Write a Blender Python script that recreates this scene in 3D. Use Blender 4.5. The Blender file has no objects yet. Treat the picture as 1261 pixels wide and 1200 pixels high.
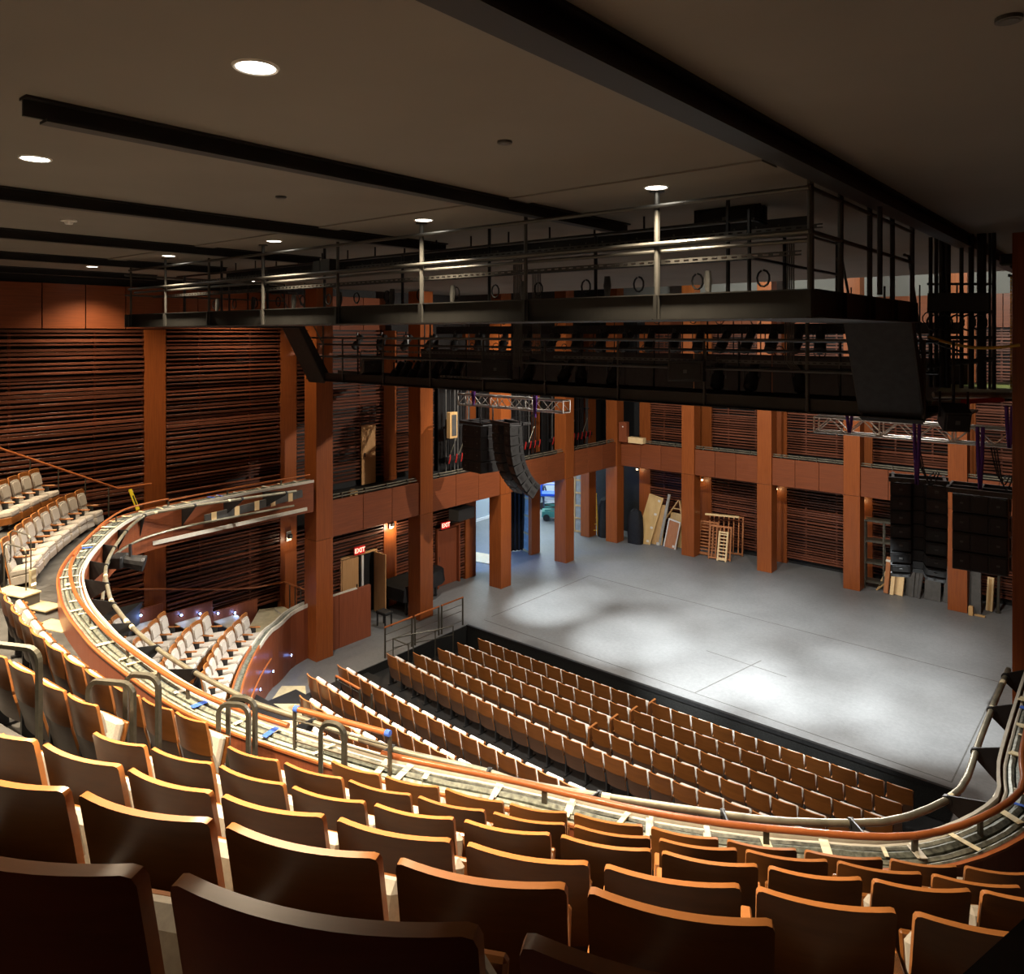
import bpy, math, random
import numpy as np
from mathutils import Vector, Matrix, Euler
R = math.radians
rnd = random.Random(11)
SC = bpy.context.scene
COL = SC.collection

# ------------------------------------------------------------------ camera
YAW = R(39.97)
cam = bpy.data.cameras.new('camera'); camo = bpy.data.objects.new('camera', cam); COL.objects.link(camo)
camo.location = (0, 0, 10); camo.rotation_euler = (R(90), 0, YAW)
cam.sensor_fit = 'HORIZONTAL'; cam.sensor_width = 36; cam.lens = 929.5 / 1261 * 36
cam.shift_y = -188.5 / 1261; cam.clip_start = 0.05; cam.clip_end = 200
SC.camera = camo
# ------------------------------------------------------------------ world, exposure
w = bpy.data.worlds.new('world'); SC.world = w; w.use_nodes = True
w.node_tree.nodes['Background'].inputs[0].default_value = (0.9, 0.95, 1, 1)
w.node_tree.nodes['Background'].inputs[1].default_value = 0.03
vs = SC.view_settings
vs.view_transform = 'Standard'; vs.look = 'None'; vs.gamma = 1; vs.use_curve_mapping = False; vs.exposure = 0.0
WARM = (1, .80, .55); COOL = (.93, .98, 1)
def spot(loc, target, watts, size, blend=.5, col=WARM, rad=.08, name='spot_lamp'):
    l = bpy.data.lights.new(name, 'SPOT'); o = bpy.data.objects.new(name, l); COL.objects.link(o)
    l.energy = watts; l.spot_size = R(size); l.spot_blend = blend; l.color = col; l.shadow_soft_size = rad
    o.location = loc; d = Vector(target) - Vector(loc)
    o.rotation_euler = d.to_track_quat('-Z', 'Y').to_euler(); return o
def point(loc, watts, col=WARM, rad=.05, name='point_lamp'):
    l = bpy.data.lights.new(name, 'POINT'); o = bpy.data.objects.new(name, l); COL.objects.link(o)
    l.energy = watts; l.color = col; l.shadow_soft_size = rad; o.location = loc; return o
def area(loc, target, watts, sx, sy, col=COOL, name='area_lamp'):
    l = bpy.data.lights.new(name, 'AREA'); o = bpy.data.objects.new(name, l); COL.objects.link(o)
    l.shape = 'RECTANGLE'; l.size = sx; l.size_y = sy; l.energy = watts; l.color = col; o.location = loc
    d = Vector(target) - Vector(loc); o.rotation_euler = d.to_track_quat('-Z', 'Y').to_euler(); return o
CEIL = 11.55
DOWN = [(x, y) for y in (2.4, 6.98) for x in (-3.95, -7.5, -11.1, -14.8, -18.5)] + [(-22.0, 8.4)][:0]
for x, y in DOWN:
    spot((x, y, CEIL - .03), (x, y, 0), 700 if y > 5 else 4600, 118, .9, WARM, .1, 'downlight_lamp')
# light bridges on the stage: (lamp position, floor target, watts, cone)
for x, y in ((-20.2, 8.0), (-20.0, 12.0)): spot((x, y, CEIL - .03), (x, y, 0), 800, 125, .9, WARM, .1, 'downlight_lamp')
STAGE = [((-15.0, 13.4, 9.3), (-16.7, 22.4), 26000, 15), ((-12.2, 13.4, 9.3), (-13.0, 21.4), 25000, 17), ((-9.6, 13.4, 9.3), (-9.9, 20.8), 27000, 20),
         ((-7.0, 13.4, 9.3), (-7.3, 22.0), 23000, 19), ((-5.8, 13.4, 9.3), (-4.2, 22.0), 23000, 18), ((-13.0, 19.2, 9.0), (-15.8, 26.6), 8000, 24),
         ((-9.0, 19.2, 9.0), (-11.0, 26.6), 8000, 28), ((-5.5, 19.2, 9.0), (-6.2, 26.0), 8000, 28), ((-11.0, 13.4, 9.3), (-11.5, 24.3), 13000, 22),
         ((-5.6, 13.4, 9.3), (-6.2, 19.9), 10000, 20), ((-8.4, 13.4, 9.3), (-8.6, 19.6), 9000, 20)]
for p, t, wt, sz in STAGE:
    spot(p, (t[0], t[1], 0), wt, sz * 1.22, .95, COOL, .06, 'stage_lamp')
# general work light on the stage house (hung from the grid above the stage)
for x in (-16.5, -10.5, -4.5):
    spot((x, 19.5, 11.3), (x, 26.5, 0), 2600, 125, .6, (1, .93, .84), .25, 'work_lamp')
# front-of-house units on the upper bridge that light seats and parapet
for x in (-14.5, -11.5, -8.5, -5.5):
    spot((x, 9.2, 11.2), (x - .2, 9.6, 1.0), 2700, 95, .7, (1, .92, .82), .12, 'house_lamp')
for x in (-15.0, -12.0, -8.5, -5.5): spot((x, 15.8, 8.4), (x, 9.0, 2.5), 5600, 78, .7, (1, .97, .92), .1, 'house_lamp')
# side light across the stage that throws the loudspeaker shadows on the left gallery
spot((-4.5, 19.6, 9.9), (-20.5, 18.6, 5.8), 5000, 50, .6, (1, .9, .78), .08, 'side_lamp')
for x in (-12, -4): spot((x, 26.5, 13.2), (x, 33.0, 12.6), 1500, 120, .8, (.9, 1, .95), .2, 'wall_top_fill')  # added fill without a fixture, brightens the pale top of the back wall
# ------------------------------------------------------------------ materials
MATS = {}
def nodes(name):
    m = bpy.data.materials.new(name); m.use_nodes = True
    nt = m.node_tree; return m, nt, nt.nodes['Principled BSDF']
def link(nt, a, b): nt.links.new(a, b)
def flat(name, col, rough=.6, metal=0, spec=.5, noise=.0, scale=8, bump=0, coat=0):
    m, nt, b = nodes(name)
    b.inputs['Roughness'].default_value = rough; b.inputs['Metallic'].default_value = metal
    b.inputs['Specular IOR Level'].default_value = spec
    if coat: b.inputs['Coat Weight'].default_value = coat; b.inputs['Coat Roughness'].default_value = .15
    b.inputs['Base Color'].default_value = (*col, 1)
    if noise or bump:
        tc = nt.nodes.new('ShaderNodeTexCoord'); n = nt.nodes.new('ShaderNodeTexNoise'); n.inputs['Scale'].default_value = scale
        n.inputs['Detail'].default_value = 5
        link(nt, tc.outputs['Object'], n.inputs['Vector'])
        if noise:
            r = nt.nodes.new('ShaderNodeValToRGB')
            r.color_ramp.elements[0].position = .3; r.color_ramp.elements[1].position = .7
            r.color_ramp.elements[0].color = (*[c * (1 - noise) for c in col], 1)
            r.color_ramp.elements[1].color = (*[min(1, c * (1 + noise)) for c in col], 1)
            link(nt, n.outputs['Fac'], r.inputs[0]); link(nt, r.outputs[0], b.inputs['Base Color'])
        if bump:
            bp = nt.nodes.new('ShaderNodeBump'); bp.inputs['Strength'].default_value = bump
            link(nt, n.outputs['Fac'], bp.inputs['Height']); link(nt, bp.outputs[0], b.inputs['Normal'])
    MATS[name] = m; return m
def wood(name, dark, light, axis='Z', scale=1.0, rough=.35, var=.25, coat=0., stretch=30):
    """veneer: long noise streaks along axis, each object shifted in tone"""
    m, nt, b = nodes(name)
    tc = nt.nodes.new('ShaderNodeTexCoord'); mp = nt.nodes.new('ShaderNodeMapping')
    s = [stretch * scale] * 3; s['XYZ'.index(axis)] = 1.2 * scale
    mp.inputs['Scale'].default_value = s
    oi = nt.nodes.new('ShaderNodeObjectInfo')
    add = nt.nodes.new('ShaderNodeVectorMath'); add.operation = 'ADD'
    mul = nt.nodes.new('ShaderNodeMath'); mul.operation = 'MULTIPLY'; mul.inputs[1].default_value = 37
    link(nt, oi.outputs['Random'], mul.inputs[0]); link(nt, tc.outputs['Object'], add.inputs[0]); link(nt, mul.outputs[0], add.inputs[1])
    link(nt, add.outputs[0], mp.inputs['Vector'])
    n = nt.nodes.new('ShaderNodeTexNoise'); n.inputs['Scale'].default_value = 1.0; n.inputs['Detail'].default_value = 6; n.inputs['Roughness'].default_value = .65
    link(nt, mp.outputs[0], n.inputs['Vector'])
    r = nt.nodes.new('ShaderNodeValToRGB'); r.color_ramp.elements[0].position = .28; r.color_ramp.elements[1].position = .74
    r.color_ramp.elements[0].color = (*dark, 1); r.color_ramp.elements[1].color = (*light, 1)
    link(nt, n.outputs['Fac'], r.inputs[0])
    hs = nt.nodes.new('ShaderNodeHueSaturation')
    mr = nt.nodes.new('ShaderNodeMapRange'); mr.inputs['To Min'].default_value = 1 - var; mr.inputs['To Max'].default_value = 1 + var
    link(nt, oi.outputs['Random'], mr.inputs['Value']); link(nt, mr.outputs[0], hs.inputs['Value'])
    link(nt, r.outputs[0], hs.inputs['Color']); link(nt, hs.outputs[0], b.inputs['Base Color'])
    b.inputs['Roughness'].default_value = rough; b.inputs['Specular IOR Level'].default_value = .5 if 'seat' in name else .3
    if coat: b.inputs['Coat Weight'].default_value = coat; b.inputs['Coat Roughness'].default_value = .22
    bp = nt.nodes.new('ShaderNodeBump'); bp.inputs['Strength'].default_value = .04; link(nt, n.outputs['Fac'], bp.inputs['Height']); link(nt, bp.outputs[0], b.inputs['Normal'])
    MATS[name] = m; return m
def emit(name, col, s):
    m, nt, b = nodes(name); b.inputs['Base Color'].default_value = (0, 0, 0, 1)
    b.inputs['Emission Color'].default_value = (*col, 1); b.inputs['Emission Strength'].default_value = s; MATS[name] = m; return m
wood('column_wood', (.19, .045, .010), (.31, .086, .019), 'Z', 1, .38, .08)
wood('panel_wood', (.14, .037, .013), (.23, .064, .022), 'Y', 1, .42, .10)
wood('panel_wood_x', (.14, .037, .013), (.23, .064, .022), 'X', 1, .42, .10)
wood('panel_wood_z', (.17, .045, .020), (.25, .072, .030), 'Z', 1, .35, .08)
wood('slat_wood', (.07, .021, .011), (.17, .055, .028), 'Y', 1, .36, .45)
wood('slat_wood_x', (.07, .021, .011), (.17, .055, .028), 'X', 1, .36, .45)
wood('seat_wood', (.165, .056, .012), (.245, .088, .021), 'X', 1.0, .30, .12, .06, 14)
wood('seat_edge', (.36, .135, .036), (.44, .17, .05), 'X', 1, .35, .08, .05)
wood('seat_dull', (.095, .048, .028), (.125, .066, .040), 'X', 1, .4, .08, 0, 14)
wood('rail_wood', (.30, .085, .024), (.42, .13, .04), 'X', 1, .3, .06, .2, 6)
wood('plywood', (.52, .33, .12), (.66, .45, .19), 'Z', .6, .6, .12, 0, 10)
wood('pine', (.42, .24, .09), (.6, .38, .16), 'Z', 1, .6, .15, 0, 12)
wood('red_pine', (.34, .12, .045), (.50, .21, .08), 'Z', 1, .5, .2, 0, 12)
wood('door_wood', (.50, .27, .11), (.60, .35, .16), 'Z', 1, .45, .05, 0, 14)
flat('fabric', (.40, .36, .31), .9, 0, .2, .10, 60, .15)
flat('fabric_light', (.66, .63, .58), .9, 0, .2, .08, 60, .15)
flat('steel', (.10, .092, .07), .42, .6, .5, .15, 20)
flat('pipe', (.23, .21, .15), .42, .5, .5, .3, 6)
flat('black', (.012, .012, .012), .55, 0, .4, .3, 12)
flat('black_metal', (.035, .035, .036), .38, .5, .5, .2, 10)
flat('catwalk_metal', (.030, .029, .027), .5, .3, .5, .15, 4)
flat('tube_metal', (.085, .083, .077), .45, .5, .5, .15, 4)
flat('aluminium', (.62, .60, .56), .35, .8, .5, .1, 8)
flat('speaker_black', (.020, .020, .020), .6, 0, .4, .25, 40, .2)
flat('speaker_grey', (.10, .10, .095), .5, .2, .4, .15, 20)
flat('ceiling_paint', (.20, .182, .158), .85, 0, .3, .06, .7)
flat('beam_paint', (.012, .012, .012), .6)
flat('balcony_floor', (.060, .058, .055), .75, 0, .3, .35, 3, .1)
flat('masonite', (.47, .40, .24), .6, 0, .4, .15, 5)
flat('lip', (.60, .56, .47), .5, 0, .4, .1, 8)
flat('soffit', (.74, .66, .52), .6, 0, .4, .04, 4)
flat('tray', (.14, .15, .12), .55, .2, .4, .6, 22, .3)
flat('conduit', (.24, .245, .20), .45, .3, .5, .5, 18)
flat('tape', (.80, .70, .46), .7, 0, .3, .1, 14)
flat('blue_tape', (.05, .14, .62), .6)
flat('yellow', (.85, .66, .03), .5)
flat('ladder_yellow', (.72, .45, .05), .5, 0, .4, .15, 10)
flat('red', (.5, .025, .02), .5)
flat('purple', (.10, .025, .22), .8)
flat('white', (.75, .74, .70), .5)
flat('white_pvc', (.62, .58, .52), .6, 0, .3, .1, 8)
flat('grey_board', (.075, .072, .066), .6, 0, .4, .2, 6)
flat('cream_board', (.80, .58, .30), .55, 0, .4, .06, 6)
flat('dock_wall', (.42, .47, .50), .8)
flat('dock_grey', (.16, .18, .19), .8, 0, .3, .1, 3)
flat('lift_blue', (.02, .10, .62), .4)
flat('lift_green', (.05, .2, .16), .5)
flat('canvas', (.30, .29, .25), .9, 0, .2, .2, 5)
flat('skin', (.45, .27, .19), .6)
flat('denim', (.03, .04, .08), .8)
flat('deck_green_lit', (.30, .31, .15), .6, 0, .4, .2, 5)  # platform deck, the greenish light on it put into the colour
flat('cloth_black', (.010, .010, .011), .8, 0, .3, .3, 6, .3)
flat('pit_wall', (.016, .016, .015), .5, 0, .4, .5, 30, .5)
emit('lamp_glow', (1, .93, .80), 14)
emit('blue_glow', (.25, .40, 1), 40)
emit('exit_glow', (1, .015, .012), .75)
emit('exit_letter', (1, .62, .45), 1.7)
emit('sconce_glow', (1, .78, .42), 8)
# stage floor: painted masonite, worn and scuffed
def stage_mat():
    m, nt, b = nodes('stage_paint')
    tc = nt.nodes.new('ShaderNodeTexCoord')
    n1 = nt.nodes.new('ShaderNodeTexNoise'); n1.inputs['Scale'].default_value = .35; n1.inputs['Detail'].default_value = 9; n1.inputs['Roughness'].default_value = .7
    n2 = nt.nodes.new('ShaderNodeTexNoise'); n2.inputs['Scale'].default_value = 9; n2.inputs['Detail'].default_value = 8; n2.inputs['Roughness'].default_value = .75
    mx = nt.nodes.new('ShaderNodeMath'); mx.operation = 'ADD'
    link(nt, tc.outputs['Object'], n1.inputs['Vector']); link(nt, tc.outputs['Object'], n2.inputs['Vector'])
    link(nt, n1.outputs['Fac'], mx.inputs[0]); link(nt, n2.outputs['Fac'], mx.inputs[1])
    r = nt.nodes.new('ShaderNodeValToRGB'); r.color_ramp.elements[0].position = .72; r.color_ramp.elements[1].position = 1.28
    r.color_ramp.elements[0].color = (.115, .117, .116, 1); r.color_ramp.elements[1].color = (.185, .187, .185, 1)
    e = r.color_ramp.elements
    h = nt.nodes.new('ShaderNodeMath'); h.operation = 'MULTIPLY'; h.inputs[1].default_value = .5
    link(nt, mx.outputs[0], h.inputs[0]); e[0].position = .36; e[1].position = .64
    link(nt, h.outputs[0], r.inputs[0]); link(nt, r.outputs[0], b.inputs['Base Color'])
    b.inputs['Roughness'].default_value = .5
    bp = nt.nodes.new('ShaderNodeBump'); bp.inputs['Strength'].default_value = .03; link(nt, n2.outputs['Fac'], bp.inputs['Height']); link(nt, bp.outputs[0], b.inputs['Normal'])
    MATS['stage_paint'] = m
stage_mat()

# ------------------------------------------------------------------ mesh helpers
class MB:
    def __init__(s): s.v = []; s.f = []; s.m = []; s.mats = []; s.cur = 0
    def mat(s, name):
        if name not in s.mats: s.mats.append(name)
        s.cur = s.mats.index(name); return s
    def add(s, vs, fs):
        o = len(s.v); s.v += [tuple(map(float, q)) for q in vs]
        for f in fs: s.f.append([o + i for i in f]); s.m.append(s.cur)
        return s
    def box(s, x0, x1, y0, y1, z0, z1):
        return s.hexa([(x0, y0, z0), (x1, y0, z0), (x1, y1, z0), (x0, y1, z0), (x0, y0, z1), (x1, y0, z1), (x1, y1, z1), (x0, y1, z1)])
    def hexa(s, p):
        return s.add(p, [(3, 2, 1, 0), (4, 5, 6, 7), (0, 1, 5, 4), (1, 2, 6, 5), (2, 3, 7, 6), (3, 0, 4, 7)])
    def bev(s, x0, x1, y0, y1, z0, z1, b=.008):
        """box with chamfered edges (24 verts)"""
        X, Y, Z = (x0, x1), (y0, y1), (z0, z1); v = []; idx = {}
        for i in (0, 1):
            for j in (0, 1):
                for k in (0, 1):
                    sx, sy, sz = (b, -b)[i], (b, -b)[j], (b, -b)[k]
                    idx[i, j, k] = len(v)
                    v += [(X[i], Y[j] + sy, Z[k] + sz), (X[i] + sx, Y[j], Z[k] + sz), (X[i] + sx, Y[j] + sy, Z[k])]
        f = []
        def q(a, ax): return idx[a] + ax
        for i in (0, 1):
            f.append([q((i, 0, 0), 0), q((i, 1, 0), 0), q((i, 1, 1), 0), q((i, 0, 1), 0)][::(-1 if i == 0 else 1)])
            f.append([q((0, i, 0), 1), q((1, i, 0), 1), q((1, i, 1), 1), q((0, i, 1), 1)][::(1 if i == 0 else -1)])
            f.append([q((0, 0, i), 2), q((1, 0, i), 2), q((1, 1, i), 2), q((0, 1, i), 2)][::(-1 if i == 0 else 1)])
        for j in (0, 1):
            for k in (0, 1):
                f.append([q((0, j, k), 1), q((1, j, k), 1), q((1, j, k), 2), q((0, j, k), 2)])
                f.append([q((j, 0, k), 0), q((j, 1, k), 0), q((j, 1, k), 2), q((j, 0, k), 2)])
                f.append([q((j, k, 0), 0), q((j, k, 1), 0), q((j, k, 1), 1), q((j, k, 0), 1)])
        for i in (0, 1):
            for j in (0, 1):
                for k in (0, 1): f.append([q((i, j, k), 0), q((i, j, k), 1), q((i, j, k), 2)])
        return s.add(v, f)
    def bar(s, a, b, w, h=None, up=(0, 0, 1)):
        a, b = Vector(a), Vector(b); h = h or w; d = (b - a).normalized(); u = Vector(up)
        if abs(d.dot(u)) > .98: u = Vector((0, 1, 0)) if abs(d.y) < .9 else Vector((1, 0, 0))
        sx = d.cross(u).normalized() * w / 2; sz = sx.cross(d).normalized() * h / 2
        return s.hexa([a - sx - sz, a + sx - sz, a + sx + sz, a - sx + sz, b - sx - sz, b + sx - sz, b + sx + sz, b - sx + sz])
    def tube(s, path, r, n=8, cap=True):
        P = [Vector(p) for p in path]; rings = []; o = len(s.v); V = []
        prev = None
        for i, p in enumerate(P):
            if i == 0: t = P[1] - P[0]
            elif i == len(P) - 1: t = P[-1] - P[-2]
            else: t = (P[i + 1] - P[i]).normalized() + (P[i] - P[i - 1]).normalized()
            t.normalize()
            if prev is None:
                u = Vector((0, 0, 1)) if abs(t.z) < .9 else Vector((1, 0, 0))
            else: u = prev
            u = (u - t * u.dot(t)).normalized(); prev = u; v = t.cross(u)
            rr = r[i] if isinstance(r, (list, tuple)) else r
            for k in range(n):
                a = 2 * math.pi * k / n; V.append(p + (u * math.cos(a) + v * math.sin(a)) * rr)
        F = []
        for i in range(len(P) - 1):
            for k in range(n):
                F.append((i * n + k, i * n + (k + 1) % n, (i + 1) * n + (k + 1) % n, (i + 1) * n + k))
        if cap: F.append(tuple(range(n))[::-1]); F.append(tuple((len(P) - 1) * n + k for k in range(n)))
        return s.add(V, F)
    def cyl(s, a, b, r, n=12): return s.tube([a, b], r, n)
    def poly(s, pts, z0, z1):
        n = len(pts); V = [(x, y, z0) for x, y in pts] + [(x, y, z1) for x, y in pts]
        F = [tuple(range(n))[::-1], tuple(range(n, 2 * n))] + [(i, (i + 1) % n, n + (i + 1) % n, n + i) for i in range(n)]
        return s.add(V, F)
    def ext(s, pts, a, b):
        """extrude a 3d polygon pts+a to pts+b"""
        n = len(pts); a, b = Vector(a), Vector(b)
        V = [Vector(p) + a for p in pts] + [Vector(p) + b for p in pts]
        F = [tuple(range(n))[::-1], tuple(range(n, 2 * n))] + [(i, (i + 1) % n, n + (i + 1) % n, n + i) for i in range(n)]
        return s.add(V, F)
    def xform(s, M, start=0):
        for i in range(start, len(s.v)): s.v[i] = tuple(M @ Vector(s.v[i]))
        return s
    def mesh(s, name, smooth=False):
        me = bpy.data.meshes.new(name); me.from_pydata(s.v, [], s.f)
        for m in s.mats or ['black']: me.materials.append(MATS[m])
        if s.mats: me.polygons.foreach_set('material_index', s.m)
        import bmesh
        bm = bmesh.new(); bm.from_mesh(me); bmesh.ops.recalc_face_normals(bm, faces=bm.faces); bm.to_mesh(me); bm.free()
        if smooth:
            me.polygons.foreach_set('use_smooth', [True] * len(me.polygons))
            me.set_sharp_from_angle(angle=R(40))
        me.update(); return me
    def build(s, name, parent=None, smooth=False, loc=None):
        o = bpy.data.objects.new(name, s.mesh(name, smooth)); COL.objects.link(o)
        if parent: o.parent = parent
        if loc: o.location = loc
        return o
def mb(mat): return MB().mat(mat)
def tag(o, label=None, cat=None, group=None, kind=None):
    if label: o['label'] = label
    if cat: o['category'] = cat
    if group: o['group'] = group
    if kind: o['kind'] = kind
    return o
def empty(name, loc=(0, 0, 0), rz=0, label=None, cat=None, group=None):
    o = bpy.data.objects.new(name, None); COL.objects.link(o); o.location = loc; o.rotation_euler = (0, 0, rz); o.empty_display_size = .1
    return tag(o, label, cat, group)
def place(me, name, parent, loc=(0, 0, 0), rot=(0, 0, 0)):
    o = bpy.data.objects.new(name, me); COL.objects.link(o); o.parent = parent; o.location = loc; o.rotation_euler = rot; return o
KIDS = {}
def kids(o):
    if o.name not in KIDS: KIDS[o.name] = [c for c in bpy.data.objects if c.parent == o]
    return KIDS[o.name]
def dup(root, loc, rz=None, label=None, group=None):
    r = root.copy(); COL.objects.link(r); r.location = loc
    if rz is not None: r.rotation_euler = (0, 0, rz)
    if label: r['label'] = label
    if group: r['group'] = group
    for ch in kids(root):
        c = ch.copy(); COL.objects.link(c); c.parent = r
        for g in kids(ch):
            d = g.copy(); COL.objects.link(d); d.parent = c
    return r
ORD = ['', 'first', 'second', 'third', 'fourth', 'fifth', 'sixth', 'seventh', 'eighth', 'ninth', 'tenth', 'eleventh', 'twelfth', 'thirteenth',
       'fourteenth', 'fifteenth', 'sixteenth', 'seventeenth', 'eighteenth', 'nineteenth', 'twentieth', 'twenty-first', 'twenty-second', 'twenty-third',
       'twenty-fourth', 'twenty-fifth', 'twenty-sixth', 'twenty-seventh', 'twenty-eighth', 'twenty-ninth', 'thirtieth']
def nth(i): return ORD[i]
# surveying: the camera sits at (0,0,10); a pixel of the photograph and a known height or plane give a place in the hall
FP, PX0, PY0 = 929.5, 630.5, 411.5; CS, SN = math.cos(YAW), math.sin(YAW)
def ray(px, py):
    u = (px - PX0) / FP; return Vector((u * CS - SN, u * SN + CS, (PY0 - py) / FP))
def atz(px, py, z): r = ray(px, py); q = r * ((z - 10) / r.z); return Vector((q.x, q.y, z))
def aty(px, py, y): r = ray(px, py); q = r * (y / r.y); return Vector((q.x, y, q.z + 10))
def atx(px, py, x): r = ray(px, py); q = r * (x / r.x); return Vector((x, q.y, q.z + 10))
def proj(p):
    r = CS * p[0] + SN * p[1]; d = -SN * p[0] + CS * p[1]
    if d < .1: return (9999, 9999)
    return (PX0 + FP * r / d, PY0 - FP * (p[2] - 10) / d)
def spline(pts, step):
    P = [np.array(p, float) for p in pts]; P = [2 * P[0] - P[1]] + P + [2 * P[-1] - P[-2]]
    out = []
    for i in range(1, len(P) - 2):
        for t in np.linspace(0, 1, 24, endpoint=False):
            a, b, c, d = P[i - 1], P[i], P[i + 1], P[i + 2]
            out.append(.5 * (2 * b + (c - a) * t + (2 * a - 5 * b + 4 * c - d) * t * t + (3 * b - a - 3 * c + d) * t ** 3))
    out.append(P[-2]); out = np.array(out)
    L = np.r_[0, np.cumsum(np.linalg.norm(np.diff(out, axis=0), axis=1))]
    n = max(2, int(round(L[-1] / step)) + 1); s = np.linspace(0, L[-1], n)
    return np.stack([np.interp(s, L, out[:, k]) for k in range(out.shape[1])], 1)
def normals(C):
    T = np.gradient(C[:, :2], axis=0); T /= np.linalg.norm(T, axis=1)[:, None]
    return np.stack([-T[:, 1], T[:, 0]], 1)
def sweep(C, N, prof, mbd, i0=0, i1=None, dz=None):
    """prof: closed list of (offset towards the stage, z)"""
    i1 = len(C) if i1 is None else i1; n = len(prof); V = []; F = []
    for i in range(i0, i1):
        for o, z in prof: V.append((C[i][0] + N[i][0] * o, C[i][1] + N[i][1] * o, z + (dz[i] if dz is not None else 0)))
    k = i1 - i0
    for i in range(k - 1):
        for j in range(n): F.append((i * n + j, i * n + (j + 1) % n, (i + 1) * n + (j + 1) % n, (i + 1) * n + j))
    F.append(tuple(range(n))); F.append(tuple((k - 1) * n + j for j in range(n))[::-1])
    return mbd.add(V, F)
def offs(C, N, o, z): return [(C[i][0] + N[i][0] * o, C[i][1] + N[i][1] * o, z) for i in range(len(C))]

# ================================================================== SETTING
def struct(o): return tag(o, kind='structure')
XW, YB = -21.3, 32.95            # slatted wall faces, left and back
XE = -17.85                      # edge of the seating pit
YS = 18.9                        # front edge of the stage
XR = -3.05                       # right edge of the pit
# stage floor: deck on the stage, strips beside the pit, dock floor
fl = mb('stage_paint'); fl.poly([(-34, YS), (.4, YS), (.4, 34), (-34, 34)], -.12, 0)
fl.poly([(-34, 11.2), (XE, 11.2), (XE, YS), (-34, YS)], -.12, 0)
fl.poly([(XR, 11.2), (.4, 11.2), (.4, YS), (XR, YS)], -.12, 0)
fl_o = struct(fl.build('floor'))
# joints scored in the stage deck
lines = [((-17.7, 20.0), (-17.6, 26.0)), ((-17.6, 26.0), (-3.2, 25.6)), ((-3.2, 25.6), (-3.3, 19.2)), ((-17.7, 19.6), (-3.3, 19.2)), ((-9.6, 19.4), (-9.0, 22.6)), ((-10.6, 22.2), (-8.0, 22.0))]
g = mb('grey_board')
for a, b in lines: g.bar((*a, .001), (*b, .001), .03, .004)
g.build('deck_joint', fl_o)
edge = mb('black').box(XE, XR, YS - .05, YS + .04, -.10, .006); edge.build('stage_nosing', fl_o)
pit = mb('pit_wall').box(XE, XR, YS - .03, YS + .02, -1.4, -.10)
pit.box(XE - .02, XE + .02, 11.2, YS, -1.4, -.01); pit.box(XR - .02, XR + .02, 11.2, YS, -1.4, -.01)
struct(pit.build('wall_pit'))
# walls
wl = mb('black').box(XW - .42, XW - .14, -3.2, 23.2, -1.6, 12.2); wl.box(XW - .42, XW - .14, 23.2, 34, 4.4, 14.5); struct(wl.build('wall_left'))
wb = mb('black').box(-22, 1.5, YB + .14, YB + .4, -.2, 11.5); wb.mat('ceiling_paint').box(-22, 1.5, YB + .14, YB + .4, 11.5, 15); struct(wb.build('wall_back'))
wr = mb('panel_wood').box(.75, 1.0, -3.2, 34, -1.6, 15); struct(wr.build('wall_right'))
wf = mb('panel_wood_x').box(-22, 1.5, -3.4, -3.2, -1.6, 12); struct(wf.build('wall_rear'))
cl = mb('ceiling_paint').box(-21.7, 1.2, -3.3, 22.0, CEIL, CEIL + .15); cl_o = struct(cl.build('ceiling'))
g = mb('black').box(-22, 1.5, 21.9, 34, 15, 15.2); g.box(-22, 1.5, 21.9, 22.1, CEIL + .1, 15); struct(g.build('ceiling_grid'))
# flat ledge strips where the ceiling steps down to the bridge
g = mb('ceiling_paint').box(-17.2, -2.6, 6.55, 6.9, CEIL - .018, CEIL + .01); g.build('ceiling_step', cl_o)

# ---- ceiling beams (rolled I sections), things fixed to the ceiling
def ibeam(x, y0, y1, label, h=.15, wd=.13):
    r = empty('ceiling_beam', (x, y0, CEIL), 0, label, 'beam', 'dark steel beams under the ceiling')
    L = y1 - y0
    mb('beam_paint').box(-wd / 2, wd / 2, 0, L, -.02, 0).build('top_flange', r)
    mb('beam_paint').box(-.012, .012, 0, L, -h + .02, -.02).build('web', r)
    mb('beam_paint').box(-wd / 2, wd / 2, 0.12, L, -h, -h + .02).build('bottom_flange', r)
ibeam(-2.16, -1.5, 21.5, 'long black ceiling beam running down to the chain hoist at right', .20, .2)
ibeam(-5.6, 1.72, 9.2, 'black ceiling beam whose sawn end shows beside the largest downlight')
for i, x in enumerate((-9.2, -12.8, -16.4, -19.9)):
    ibeam(x, .5, 9.2, 'black ceiling beam, the %s to the left of the one with a sawn end' % nth(i + 1))
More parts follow.
